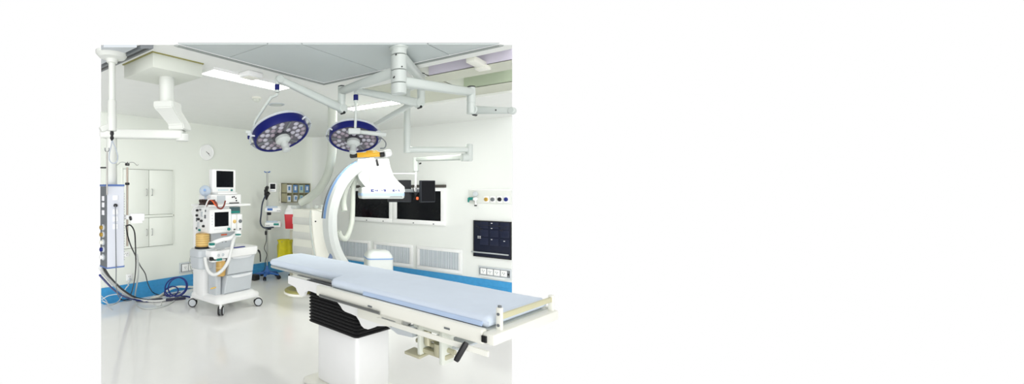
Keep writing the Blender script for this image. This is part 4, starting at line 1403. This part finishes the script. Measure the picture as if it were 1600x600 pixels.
# ================================================================== ANAESTHESIA MACHINE
mo = Vector((-5.2, 3.77, 0))
am = thing('anaesthesia_machine', 'white and grey wheeled anaesthesia machine with drawers and a dark screen', 'anaesthesia machine', mo)
def A_(name, bm, m, par=None): return obj(name, bm, m, par or am)
bsh = [Vector((-5.18 + x, 3.77 + y, 0)) for x, y in rrect(.74, .76, .10, 6)]
def bscale(s, z): return [Vector((-5.18 + (p.x + 5.18) * s, 3.77 + (p.y - 3.77) * s, z)) for p in bsh]
base = A_('base_plate', loft(bmesh.new(), [bscale(.95, .142), bscale(.98, .15), bscale(.98, .185), bscale(.95, .205), bscale(.8, .238), bscale(.76, .242)]), 'white')
for k, (x, y) in enumerate(((-5.51, 3.43), (-4.84, 3.45), (-4.87, 4.10), (-5.50, 4.10))):
    fk = A_('caster', bmesh.new() if False else cyl(bmesh.new(), (x, y, .09), (x, y, .15), .02, seg=18), 'white')
    ang = (-.75, .75, -.6, .3)[k]
    s = Vector((cos(ang), sin(ang), 0)); c = Vector((x, y, .062)) + Vector((-s.y, s.x, 0)) * .015
    w = bmesh.new()
    for q in (-.024, .024):
        lathe(w, [(.048, -.010), (.058, -.011), (.062, -.004), (.062, .004), (.058, .011), (.048, .010)], frame_at(c + s * q, s), 28)
    obj('tyre', w, 'rubber', fk)
    w = bmesh.new()
    for q in (-.024, .024): lathe(w, [(0, -.012), (.048, -.0105), (.048, .0105), (0, .012)], frame_at(c + s * q, s), 24)
    merge(w, cyl(bmesh.new(), c + s * -.02, c + s * .02, .012, seg=10))
    obj('wheel_disc', w, 'grey', fk)
    w = bmesh.new(); lathe(w, [(.05, -.011), (.068, -.011), (.068, .011), (.05, .011)], frame_at(c, s), 16, pi * .2, pi * .8)
    box(w, c + UP * .062, (.034, .034, .03), .008)
    obj('caster_fork', w, 'white', fk)
# drawer cabinet
dc = bmesh.new()
fr_ = [(-5.36, 3.565), (-4.95, 3.565), (-4.95, 4.03), (-5.36, 4.03)]
loft(dc, [[Vector((x, y, .2)) for x, y in fr_], [Vector((x + (.0 if x < -5 else .02), y + (.085 if y < 3.8 else .07), .765)) for x, y in fr_]])
A_('drawer_cabinet', dc, 'grey')
for z0, z1 in ((.255, .495), (.505, .755)):
    t = bmesh.new()
    sl = lambda z: -4.95 + .02 * (z - .2) / .565
    yl = lambda z: 3.575 + .075 * (z - .255) / .5
    yrr = lambda z: 4.03 + .065 * (z - .255) / .5
    def dring(dx): return [Vector((sl(z) + dx, y, z)) for y, z in ((yl(z0), z0), (yrr(z0), z0), (yrr(z1), z1), (yl(z1), z1))]
    loft(t, [dring(-.005), dring(.016), [p + (Vector((0, 3.84, (z0 + z1) / 2)) - Vector((0, p.y, p.z))) * .03 for p in dring(.024)]])
    dr = A_('drawer', t, 'grey')
    t = bmesh.new()
    yy = [3.69 + .32 * k / 16 for k in range(17)]
    prism(t, [(sl(z1) + .022, y, z1 - .018 - .028 * (1 - ((y - 3.85) / .19) ** 2) ** .5 * (1 if abs(y - 3.85) < .19 else 0)) for y in yy if abs(y - 3.85) < .1899] + [(sl(z1) + .022, 4.03, z1 - .014), (sl(z1) + .022, 3.67, z1 - .014)], (.014, 0, 0))
    obj('drawer_grip', t, mat('drawer_grip', (230, 233, 235), .4), dr)
# worktop
wk = bmesh.new()
pl = [Vector((-5.14 + x, 3.74 + y, 0)) for x, y in rrect(.56, .80, .07, 6)]
def ws2(s, z): return [Vector((-5.14 + (p.x + 5.14) * s, 3.74 + (p.y - 3.74) * s, z)) for p in pl]
loft(wk, [ws2(.92, .742), ws2(.97, .75), ws2(1, .80), ws2(1, .843), ws2(.985, .856), ws2(.94, .852), ws2(.93, .846)])
wt = A_('worktop', wk, 'white')
t = bmesh.new()
for y in (3.43, 3.50): cyl(t, (-4.868, y, .80), (-4.85, y, .80), .02, seg=16, bev=.004)
obj('worktop_dial', t, 'grey', wt)
obj('worktop_pen', obar(bmesh.new(), (-5.0, 3.78, .852), (-5.0, 3.98, .852), .03, .012), 'ink', wt)
obj('worktop_clips', obar(bmesh.new(), (-4.98, 3.5, .852), (-5.05, 3.66, .852), .03, .012), 'grey', wt)
t = bmesh.new(); tube(t, [(-4.93, 4.15, .80), (-4.90, 4.18, .74), (-4.89, 4.18, .62)], .010, 8); tube(t, [(-5.1, 4.16, .80), (-4.95, 4.2, .78), (-4.9, 4.19, .72)], .007, 8)
A_('side_hook', t, 'black')
# left legs and breathing system under the worktop
A_('side_column', bx(-5.38, -5.18, 3.40, 3.52, .2, .78, .02), 'white')
A_('rear_body', bx(-5.50, -5.36, 3.44, 4.08, .2, 1.44, .015), 'white')
A_('side_bracket', bx(-5.16, -4.98, 3.47, 3.56, .21, .72, .015), 'grey')
t = bmesh.new()
for z in (.77, .72): box(t, (-4.95, 3.47, z), (.1, .22, .03), .01)
A_('valve_block', t, 'white')
t = bmesh.new(); tube(t, [(-4.92, 3.34, .76), (-4.9, 3.4, .74), (-4.9, 3.5, .75), (-4.9, 3.58, .745)], .014, 8); box(t, (-4.91, 3.36, .755), (.05, .06, .05), .01)
A_('valve_levers', t, 'black')
A_('valve_knob', box(bmesh.new(), (-4.88, 3.45, .74), (.05, .08, .03), .008), 'teal')
# absorber canister
cq = Vector((-4.95, 3.53, 0))
can = A_('absorber_canister', lathe(bmesh.new(), [(.05, .50), (.062, .51), (.066, .60), (.066, .68), (.06, .70), (.045, .715)], Matrix.Translation(cq), 24), 'amber')
obj('canister_band', lathe(bmesh.new(), [(.064, .605), (.069, .61), (.069, .625), (.064, .63)], Matrix.Translation(cq), 24), 'amberd', can)
A_('drain_valve', obar(bmesh.new(), (-5.0, 3.40, .34), (-4.96, 3.46, .355), .018, .018), 'gold')
# bellows canister on the left
qb = at(316.5, 376, 6.0); qb.z = 0
am_ = A_('bellows_canister', lathe(bmesh.new(), [(.09, .895), (.092, .90), (.092, 1.06), (.086, 1.075), (.05, 1.08)], Matrix.Translation(qb), 28), 'amber')
rg = bmesh.new()
for k in range(5): lathe(rg, [(.091, .915 + k * .03), (.096, .922 + k * .03), (.096, .932 + k * .03), (.091, .938 + k * .03)], Matrix.Translation(qb), 28)
obj('bellows_rib', rg, 'amberd', am_)
A_('bellows_foot', lathe(bmesh.new(), [(.10, .86), (.105, .87), (.105, .89), (.095, .898)], Matrix.Translation(qb), 28), 'black')
ab = bmesh.new()
loft(ab, [[Vector((qb.x + x, qb.y + y, z)) for x, y in rrect(w, d_, .05)] for w, d_, z in ((.2, .2, .60), (.24, .24, .62), (.27, .26, .74), (.27, .26, .75), (.25, .25, .76), (.27, .27, .77), (.27, .27, .85), (.24, .24, .87))])
A_('absorber_housing', ab, 'grey')
A_('absorber_arm', obar(bmesh.new(), (qb.x, qb.y + .08, .82), (-5.2, 3.5, .80), .14, .07), 'white')
# ventilator body
vb = A_('ventilator_body', bx(-5.36, -5.06, 3.40, 3.95, 1.07, 1.43, .015), 'white')
A_('support_panel', bx(-5.38, -5.14, 3.50, 3.92, .84, 1.08, .01), 'grey')
t = bmesh.new(); box(t, (-5.138, 3.72, 1.03), (.003, .10, .018)); A_('red_label', t, 'redor')
t = bmesh.new()
for y in (3.69, 3.75):
    for z in (.99, .93): cyl(t, (-5.139, y, z), (-5.132, y, z), .008, seg=10)
A_('panel_screw', t, 'dgrey')
# left side knobs
t = bmesh.new()
for x, z in ((-5.3, 1.38), (-5.31, 1.31), (-5.27, 1.26), (-5.2, 1.24), (-5.15, 1.17)):
    cyl(t, (x, 3.40, z), (x, 3.37, z), .017, seg=12, bev=.004)
obj('side_knob', t, 'black', vb)
t = bmesh.new()
for x, z in ((-5.29, 1.18), (-5.2, 1.33)): box(t, (x, 3.396, z), (.05, .012, .07), .006)
obj('side_module', t, 'grey', vb)
for x, z, w_, h_ in ((-5.33, 1.25, .02, .05), (-5.24, 1.39, .04, .02), (-5.12, 1.30, .03, .05), (-5.33, 1.13, .03, .03), (-5.11, 1.38, .02, .03)):
    obj('side_connector', box(bmesh.new(), (x, 3.394, z), (w_, .014, h_), .004), 'dgrey', vb)
obj('side_outlet', box(bmesh.new(), (-5.26, 3.394, 1.11), (.05, .014, .03), .004), 'teal', vb)
# swung display
dsp = A_('display', bx(-5.07, -5.0, 3.39, 3.745, 1.075, 1.40, .014), 'white')
obj('display_screen', bx(-5.0005, -4.998, 3.465, 3.695, 1.165, 1.36), 'screen', dsp)
t = bmesh.new()
for k in range(6): cyl(t, (-5.0, 3.47 + k * .033, 1.125), (-4.996, 3.47 + k * .033, 1.125), .006, seg=8)
for k in range(4): cyl(t, (-5.0, 3.425, 1.2 + k * .04), (-4.996, 3.425, 1.2 + k * .04), .006, seg=8)
obj('display_buttons', t, 'grey', dsp)
obj('display_dial', cyl(bmesh.new(), (-5.0, 3.69, 1.12), (-4.97, 3.69, 1.12), .02, seg=16, bev=.003), 'teal', dsp)
# right-hand bay: green display and two vaporisers
obj('flow_display', bx(-5.06, -5.054, 3.755, 3.94, 1.33, 1.42), mat('flow_dark', (70, 96, 100), .3), vb)
obj('flow_readout', bx(-5.054, -5.051, 3.765, 3.93, 1.335, 1.365), 'teal', vb)
for y, mm in ((3.795, 'amberd'), (3.895, 'dgrey')):
    v = obj('vaporiser', bx(-5.06, -5.0, y - .043, y + .043, 1.09, 1.32, .01), 'white', vb)
    obj('vaporiser_dial', lathe(bmesh.new(), [(.026, 0), (.026, .012), (.018, .018), (0, .018)], frame_at((-5.0, y, 1.22), (1, 0, 0)), 18), mm, v)
    obj('vaporiser_lock', box(bmesh.new(), (-4.995, y, 1.11), (.012, .03, .014), .003), 'black', v)
# top shelf
A_('top_shelf', bx(-5.42, -4.99, 3.36, 4.08, 1.435, 1.465, .008), 'white')
# breathing arm across the front and its corrugated hose
br = A_('breathing_arm', tube(bmesh.new(), [at(x, y, z) for x, y, z in ((331, 381, 5.82), (337, 378, 5.82), (347, 374.5, 5.85), (360, 372, 5.9), (368, 367, 5.95), (375, 365, 6.0))], .028, 12), 'white')
t = bmesh.new(); cyl(t, at(372, 366, 5.93) - UP * .03, at(372, 366, 5.93) + UP * .05, .045, seg=20, bev=.01); cyl(t, at(331, 383, 5.82) - UP * .03, at(331, 383, 5.82) + UP * .04, .045, seg=20, bev=.01)
obj('arm_connector', t, 'white', br)
t = bmesh.new(); box(t, at(372, 366.5, 5.87), (.06, .06, .018), .006); box(t, at(331, 381.5, 5.76), (.06, .06, .03), .006)
obj('arm_clip', t, 'teal', br)
hp_ = [at(x, y, z) for x, y, z in ((368, 369, 5.9), (364, 378, 5.84), (361, 392, 5.8), (357, 407, 5.78), (350, 419, 5.76), (341, 427, 5.75), (333, 429, 5.75), (326, 424, 5.76), (322, 414, 5.78), (320.5, 402, 5.8))]
pth = smooth_path(hp_, 8)
A_('breathing_hose', tube(bmesh.new(), pth, [.021 + .003 * (i % 2) for i in range(len(pth))], 12, 0), 'wcable')

# on the shelf: module rack, monitor, bag, leads
mr = thing('monitor_module', 'white monitoring module with black sockets under the patient monitor', 'monitor module', (-5.2, 3.72, 1.465))
obj('module_case', bx(-5.38, -5.08, 3.46, 3.98, 1.465, 1.60, .012), 'white', mr)
t = bmesh.new()
for y, z in ((3.85, 1.565), (3.88, 1.545), (3.89, 1.51), (3.82, 1.56)): cyl(t, (-5.081, y, z), (-5.074, y, z), .011, seg=12)
obj('module_socket', t, 'black', mr)
t = bmesh.new()
for k in range(5): box(t, (-5.076, 3.78 + k * .035, 1.478), (.01, .028, .012))
obj('module_slot', t, 'black', mr)
obj('module_face', bx(-5.082, -5.076, 3.56, 3.70, 1.48, 1.585, .002), 'grey', mr)
pm = thing('patient_monitor', 'white patient monitor with dark screen on top of the anaesthesia machine', 'patient monitor', (-5.17, 3.72, 1.60))
obj('monitor_foot', bx(-5.30, -5.06, 3.56, 3.90, 1.60, 1.63, .01), 'white', pm)
cs = bmesh.new(); merge(cs, bx(-5.22, -5.13, 3.52, 3.925, 1.625, 1.955, .018, seg=3)); merge(cs, bx(-5.30, -5.2, 3.6, 3.85, 1.66, 1.9, .03))
obj('monitor_case', cs, 'white', pm)
obj('screen', bx(-5.1305, -5.127, 3.585, 3.875, 1.70, 1.93), 'screen', pm)
t = bmesh.new()
for k in range(7): cyl(t, (-5.131, 3.62 + k * .026, 1.662), (-5.126, 3.62 + k * .026, 1.662), .007, seg=8)
obj('monitor_keys', t, mat('key_cyan', (150, 200, 214), .4), pm)
obj('monitor_knob', cyl(bmesh.new(), (-5.131, 3.84, 1.66), (-5.11, 3.84, 1.66), .015, seg=14, bev=.003), 'teal', pm)
q = at(320.5, 298, 6.05)
bgm = thing('breathing_bag', 'small pale blue translucent breathing mask beside the patient monitor', 'breathing mask', (q.x, q.y, 1.52))
fq = frame_at(q, Vector((.8, -.6, .1)))
obj('mask_shell', lathe(bmesh.new(), [(.07, -.02), (.078, -.01), (.07, .02), (.045, .05), (.022, .058), (.02, .075)], fq, 24), 'clear', bgm)
obj('mask_port', lathe(bmesh.new(), [(.018, .07), (.018, .10), (.012, .10)], fq, 14), 'stripe', bgm)
obj('mask_stem', cyl(bmesh.new(), (q.x - .02, q.y + .02, 1.465), (q.x - .02, q.y + .02, q.z), .014, seg=12), 'clear', bgm)
# dark tangle of leads
rnd = random.Random(11)
t = bmesh.new()
for k in range(30):
    pts = [at(311 + rnd.random() * 26, 312 + rnd.random() * 8, 5.9 + rnd.random() * .08) for _ in range(4)]
    tube(t, pts, .007, 6)
o = solo('sensor_leads', t, mat('lead_brown', (52, 34, 30), .5), 'dark brown tangle of sensor leads on the machine shelf', 'leads')
t = bmesh.new()
tube(t, [at(x, y, z) for x, y, z in ((322, 322, 5.86), (326, 314, 5.84), (331, 312, 5.83), (338, 317, 5.82), (340, 324, 5.82), (346, 326, 5.84), (350, 321, 5.86), (352, 314, 5.9))], .011, 8)
solo('white_lead', t, mat('lead_red', (120, 46, 34), .5), 'dark red-brown lead drooping in a curve from the machine shelf', 'lead')
t = bmesh.new()
tube(t, [at(x, y, z) for x, y, z in ((326, 311, 5.84), (332, 314, 5.83), (336, 320, 5.82), (339, 322, 5.82))], .010, 8)
solo('orange_lead', t, 'redor', 'short orange sensor lead hanging among the dark leads', 'lead')
t = bmesh.new()
tube(t, [at(x, y, z) for x, y, z in ((334, 311, 5.82), (326, 312, 5.81), (322, 320, 5.81), (319, 328, 5.80), (317, 337, 5.81))], .009, 8)
tube(t, [at(x, y, z) for x, y, z in ((309, 322, 5.95), (303, 325, 5.95), (300, 332, 5.98), (303, 338, 6.0))], .009, 8)
solo('pale_tubes', t, 'wcable', 'thin white gas tubes hanging from the machine shelf', 'tubes')
t = tube(bmesh.new(), [at(x, y, z) for x, y, z in ((306, 390, 6.05), (299, 398, 6.1), (296.5, 410, 6.2), (300, 425, 6.3), (308, 433, 6.35), (314, 436, 6.35))], .006, 8)
solo('drain_tube', t, mat('grey_tube', (160, 166, 160), .4), 'thin grey tube curving down beside the absorber to the skirting', 'tube')

# ================================================================== FLOOR CABLES
def fl(px, py, r):
    p = onH(px, py, r)
    if p.x < XL + .13:                    # against the skirting
        p = onL(px, py, XL + .13); p.z = max(p.z, r)
    return p
def cable(name, pts, r, m, label, cat='cable', seg=8):
    path = smooth_path([Vector(p) for p in pts], 8)
    for p in path:
        p.z = max(p.z, r + .001); p.x = max(p.x, XL + .03 + r if p.z > .23 else XL + .1)
    return solo(name, tube(bmesh.new(), path, r, seg, 0), m, label, cat, base=Vector(path[0]))
cz = 4.15
def hang(lst): return [at(x, y, z) for x, y, z in lst]
cable('power_cable', hang([(160, 414, 4.2), (166, 425, 4.4), (174, 436, 4.75), (192, 453, 5.7)]) + [fl(211, 464.5, .06), fl(229, 468.5, .016), fl(243, 469, .016), fl(258, 468, .016)], .013, 'black', 'thick black cable sweeping from the pendant to the floor')
cable('gas_hose', hang([(156, 418, 4.2), (162, 427, 4.4), (175, 442, 4.85), (190, 456, 5.6)]) + [fl(208, 466, .06), fl(228, 470, .022), fl(250, 470, .022), fl(272, 465, .022)], .016, 'wcable', 'thick white hose sweeping from the pendant beside the black cable', 'hose')
cable('gas_hose', hang([(156, 430, 4.3), (166, 441, 4.6), (178, 453, 5.1), (193, 463, 5.8)]) + [fl(208, 467.5, .05), fl(232, 471, .014), fl(258, 469, .014), fl(285, 467, .014)], .011, 'bcable', 'dark blue hose below the white one, running along the floor', 'hose')
cable('power_cable', hang([(197, 352, 4.12), (199, 366, 4.14), (204, 383, 4.3), (211, 398, 4.6), (219, 415, 5.2), (227, 428, 5.7), (231, 443, 6.1)]) + [fl(238, 456, .05), fl(248, 460.5, .009), fl(262, 461, .009), fl(282, 457, .009)], .0065, 'black', 'thin black cable from the pole tray down to the coil on the floor')
cable('power_cable', hang([(197, 353, 4.12), (204, 352, 4.14), (210, 362, 4.2), (211.5, 380, 4.3), (212, 400, 4.5), (212, 420, 4.8), (209, 444, 5.4)]) + [fl(203, 463, .05), fl(196, 468.5, .009), fl(188, 468, .009)], .0065, 'black', 'thin black cable looping straight down below the pole tray')
cable('power_cable', hang([(180.3, 321, 4.0), (180.6, 345, 4.0), (181, 380, 4.02), (181.5, 420, 4.1), (181.5, 445, 4.6), (184, 460, 5.4)]) + [fl(189, 467, .03), fl(197, 470, .008), fl(206, 469, .008)], .005, 'dgrey', 'thin dark cable hanging straight from the black plug on the console')
cable('gas_hose', hang([(214, 398, 4.6), (216, 414, 5.0), (216, 428, 5.4), (214, 444, 6.0)]) + [fl(211, 463, .03), fl(214, 476, .012), fl(225, 482, .012), fl(245, 481, .012), fl(262, 476, .012), fl(272, 470, .012)], .010, mat('pale_hose', (206, 210, 208), .4), 'pale grey hose dropping from the tray and looping on the floor', 'hose')
# socket lead on the wall
cable('socket_lead', [onL(202, 437) + Vector((.04, 0, 0)), onL(200, 444, XL + .06), onL(197, 450, XL + .10), onL(193, 457, XL + .13), fl(186, 470, .01), fl(174, 476, .01), fl(160, 470, .01)], .008, 'grey', 'grey lead from the low wall socket to the floor', 'lead')
# blue coil: one cable wound in rings
pts = []
for k in range(52):
    a = 2 * pi * k / 16
    lp = k / 16
    rr = (.165, .105, .15, .16)[int(lp)]
    c = onH((271, 264, 274, 270)[int(lp)], 465, .012)
    tilt = radians((52, 35, 60, 45)[int(lp)])
    e2 = (HD * cos(tilt) + UP * sin(tilt))
    base_c = c + e2 * (rr + .008) + HD * (.02 * lp)
    q_ = base_c + RT * (rr * cos(a - pi / 2)) + e2 * (rr * sin(a - pi / 2))
    q_.z = max(q_.z, .0115); pts.append(q_)
pts += [fl(283, 462, .012), fl(292, 463, .012), fl(303, 466, .012)]
solo('cable_coil', tube(bmesh.new(), pts, .0105, 8, 3), 'bcable', 'dark blue hose coiled in rings beside the machine wheel', 'coil', base=onH(271, 462, 0))
cable('gas_hose', hang([(317, 432, 6.2), (312, 441, 6.3)]) + [fl(305, 447, .03), fl(293, 448.5, .02), fl(280, 448, .02), fl(268, 451, .02), fl(258, 457, .02), fl(248, 463, .02), fl(236, 466, .02)], .018, 'cream', 'cream hose running from the machine rear over the floor past the coil', 'hose')
# power strips on the floor
def strip(px0, py0, px1, py1, label):
    a, b = onH(px0, py0, .02), onH(px1, py1, .02)
    t = thing('power_strip', label, 'power strip', ((a.x + b.x) / 2, (a.y + b.y) / 2, 0), group='power strips on the floor')
    obj('strip_body', obar(bmesh.new(), a, b, .05, .038, r=.2), mat('strip_dark', (40, 42, 66), .45), t)
    s = bmesh.new()
    for k in range(5):
        q = a + (b - a) * ((k + 1) / 6); box(s, q + UP * .02, (.03, .03, .004), .002)
    obj('strip_outlet', s, 'dgrey', t)
strip(230, 470, 254, 467.5, 'dark power strip on the floor nearer the pendant')
strip(259, 468.5, 290, 465.5, 'dark power strip on the floor under the blue coil')
# loose pale wires on the floor, far left
for k, (lst, mm, lab) in enumerate(((((159, 468), (170, 462), (186, 460), (200, 465), (214, 470)), 'wcable', 'thin white wire lying closest to the skirting at the far left'),
                                   (((158, 462), (166, 470), (171, 480), (176, 484)), 'grey', 'thin grey wire ending loose on the floor at the far left'),
                                   (((240, 462), (250, 468), (252, 476), (246, 478), (238, 473)), 'wcable', 'small white wire loop on the floor between the two power strips'))):
    cable('loose_wire', [fl(x, y, .006) for x, y in lst], .006, mm, lab, 'wire')

# ================================================================== LIGHT AND CAMERA
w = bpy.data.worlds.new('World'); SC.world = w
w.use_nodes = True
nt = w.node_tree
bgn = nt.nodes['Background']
# white surroundings; brighter lobe added behind the viewer to light the far corner, sides dimmed
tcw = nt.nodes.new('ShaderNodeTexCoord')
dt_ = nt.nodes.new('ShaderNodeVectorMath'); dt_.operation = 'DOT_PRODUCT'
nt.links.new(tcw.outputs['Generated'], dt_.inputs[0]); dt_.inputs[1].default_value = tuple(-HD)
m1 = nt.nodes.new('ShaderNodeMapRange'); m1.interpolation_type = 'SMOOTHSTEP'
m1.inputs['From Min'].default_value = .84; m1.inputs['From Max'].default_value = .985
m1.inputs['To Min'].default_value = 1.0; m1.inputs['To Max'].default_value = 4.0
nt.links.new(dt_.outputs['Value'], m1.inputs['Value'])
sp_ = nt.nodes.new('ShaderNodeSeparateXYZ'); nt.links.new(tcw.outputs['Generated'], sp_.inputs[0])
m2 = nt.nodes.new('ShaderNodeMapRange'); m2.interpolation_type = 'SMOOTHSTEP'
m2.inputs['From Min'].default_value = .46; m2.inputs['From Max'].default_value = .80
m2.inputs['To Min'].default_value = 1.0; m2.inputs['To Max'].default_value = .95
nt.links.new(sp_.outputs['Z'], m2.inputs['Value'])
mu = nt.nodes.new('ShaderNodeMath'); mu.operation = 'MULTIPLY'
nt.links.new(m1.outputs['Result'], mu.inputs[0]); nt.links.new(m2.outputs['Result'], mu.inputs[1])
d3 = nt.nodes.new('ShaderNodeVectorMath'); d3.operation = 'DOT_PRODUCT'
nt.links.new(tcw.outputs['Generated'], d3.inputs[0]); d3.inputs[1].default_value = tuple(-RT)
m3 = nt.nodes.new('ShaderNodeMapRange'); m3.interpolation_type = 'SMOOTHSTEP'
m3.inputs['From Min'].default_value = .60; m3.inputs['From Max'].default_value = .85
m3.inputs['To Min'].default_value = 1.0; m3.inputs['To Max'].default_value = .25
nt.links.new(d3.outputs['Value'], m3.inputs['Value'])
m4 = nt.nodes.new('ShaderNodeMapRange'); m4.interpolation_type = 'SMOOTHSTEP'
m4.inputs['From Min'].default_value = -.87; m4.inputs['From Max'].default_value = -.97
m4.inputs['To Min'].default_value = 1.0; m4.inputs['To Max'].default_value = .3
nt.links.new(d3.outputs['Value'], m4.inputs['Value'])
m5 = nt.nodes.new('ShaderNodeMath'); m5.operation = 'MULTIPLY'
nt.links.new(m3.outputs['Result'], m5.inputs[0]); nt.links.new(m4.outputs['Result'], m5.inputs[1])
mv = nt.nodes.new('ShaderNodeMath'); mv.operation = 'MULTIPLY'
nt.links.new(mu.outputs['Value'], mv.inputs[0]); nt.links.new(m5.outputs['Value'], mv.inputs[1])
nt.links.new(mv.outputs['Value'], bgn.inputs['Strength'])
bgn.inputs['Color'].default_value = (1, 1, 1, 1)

cam = bpy.data.cameras.new('Camera')
cam.sensor_width = 36
cam.lens = 36 * F / 1600
cam.shift_x = (800 - PX0) / 1600
cam.shift_y = (PY0 - 300) / 1600
cam.clip_start = .05
co = bpy.data.objects.new('Camera', cam)
COL.objects.link(co)
co.location = EYEP
co.rotation_euler = (pi / 2, 0, TH)
SC.camera = co

vs = SC.view_settings
vs.view_transform = 'Standard'
vs.look = 'None'
vs.exposure = 0
vs.gamma = 1
vs.use_curve_mapping = False
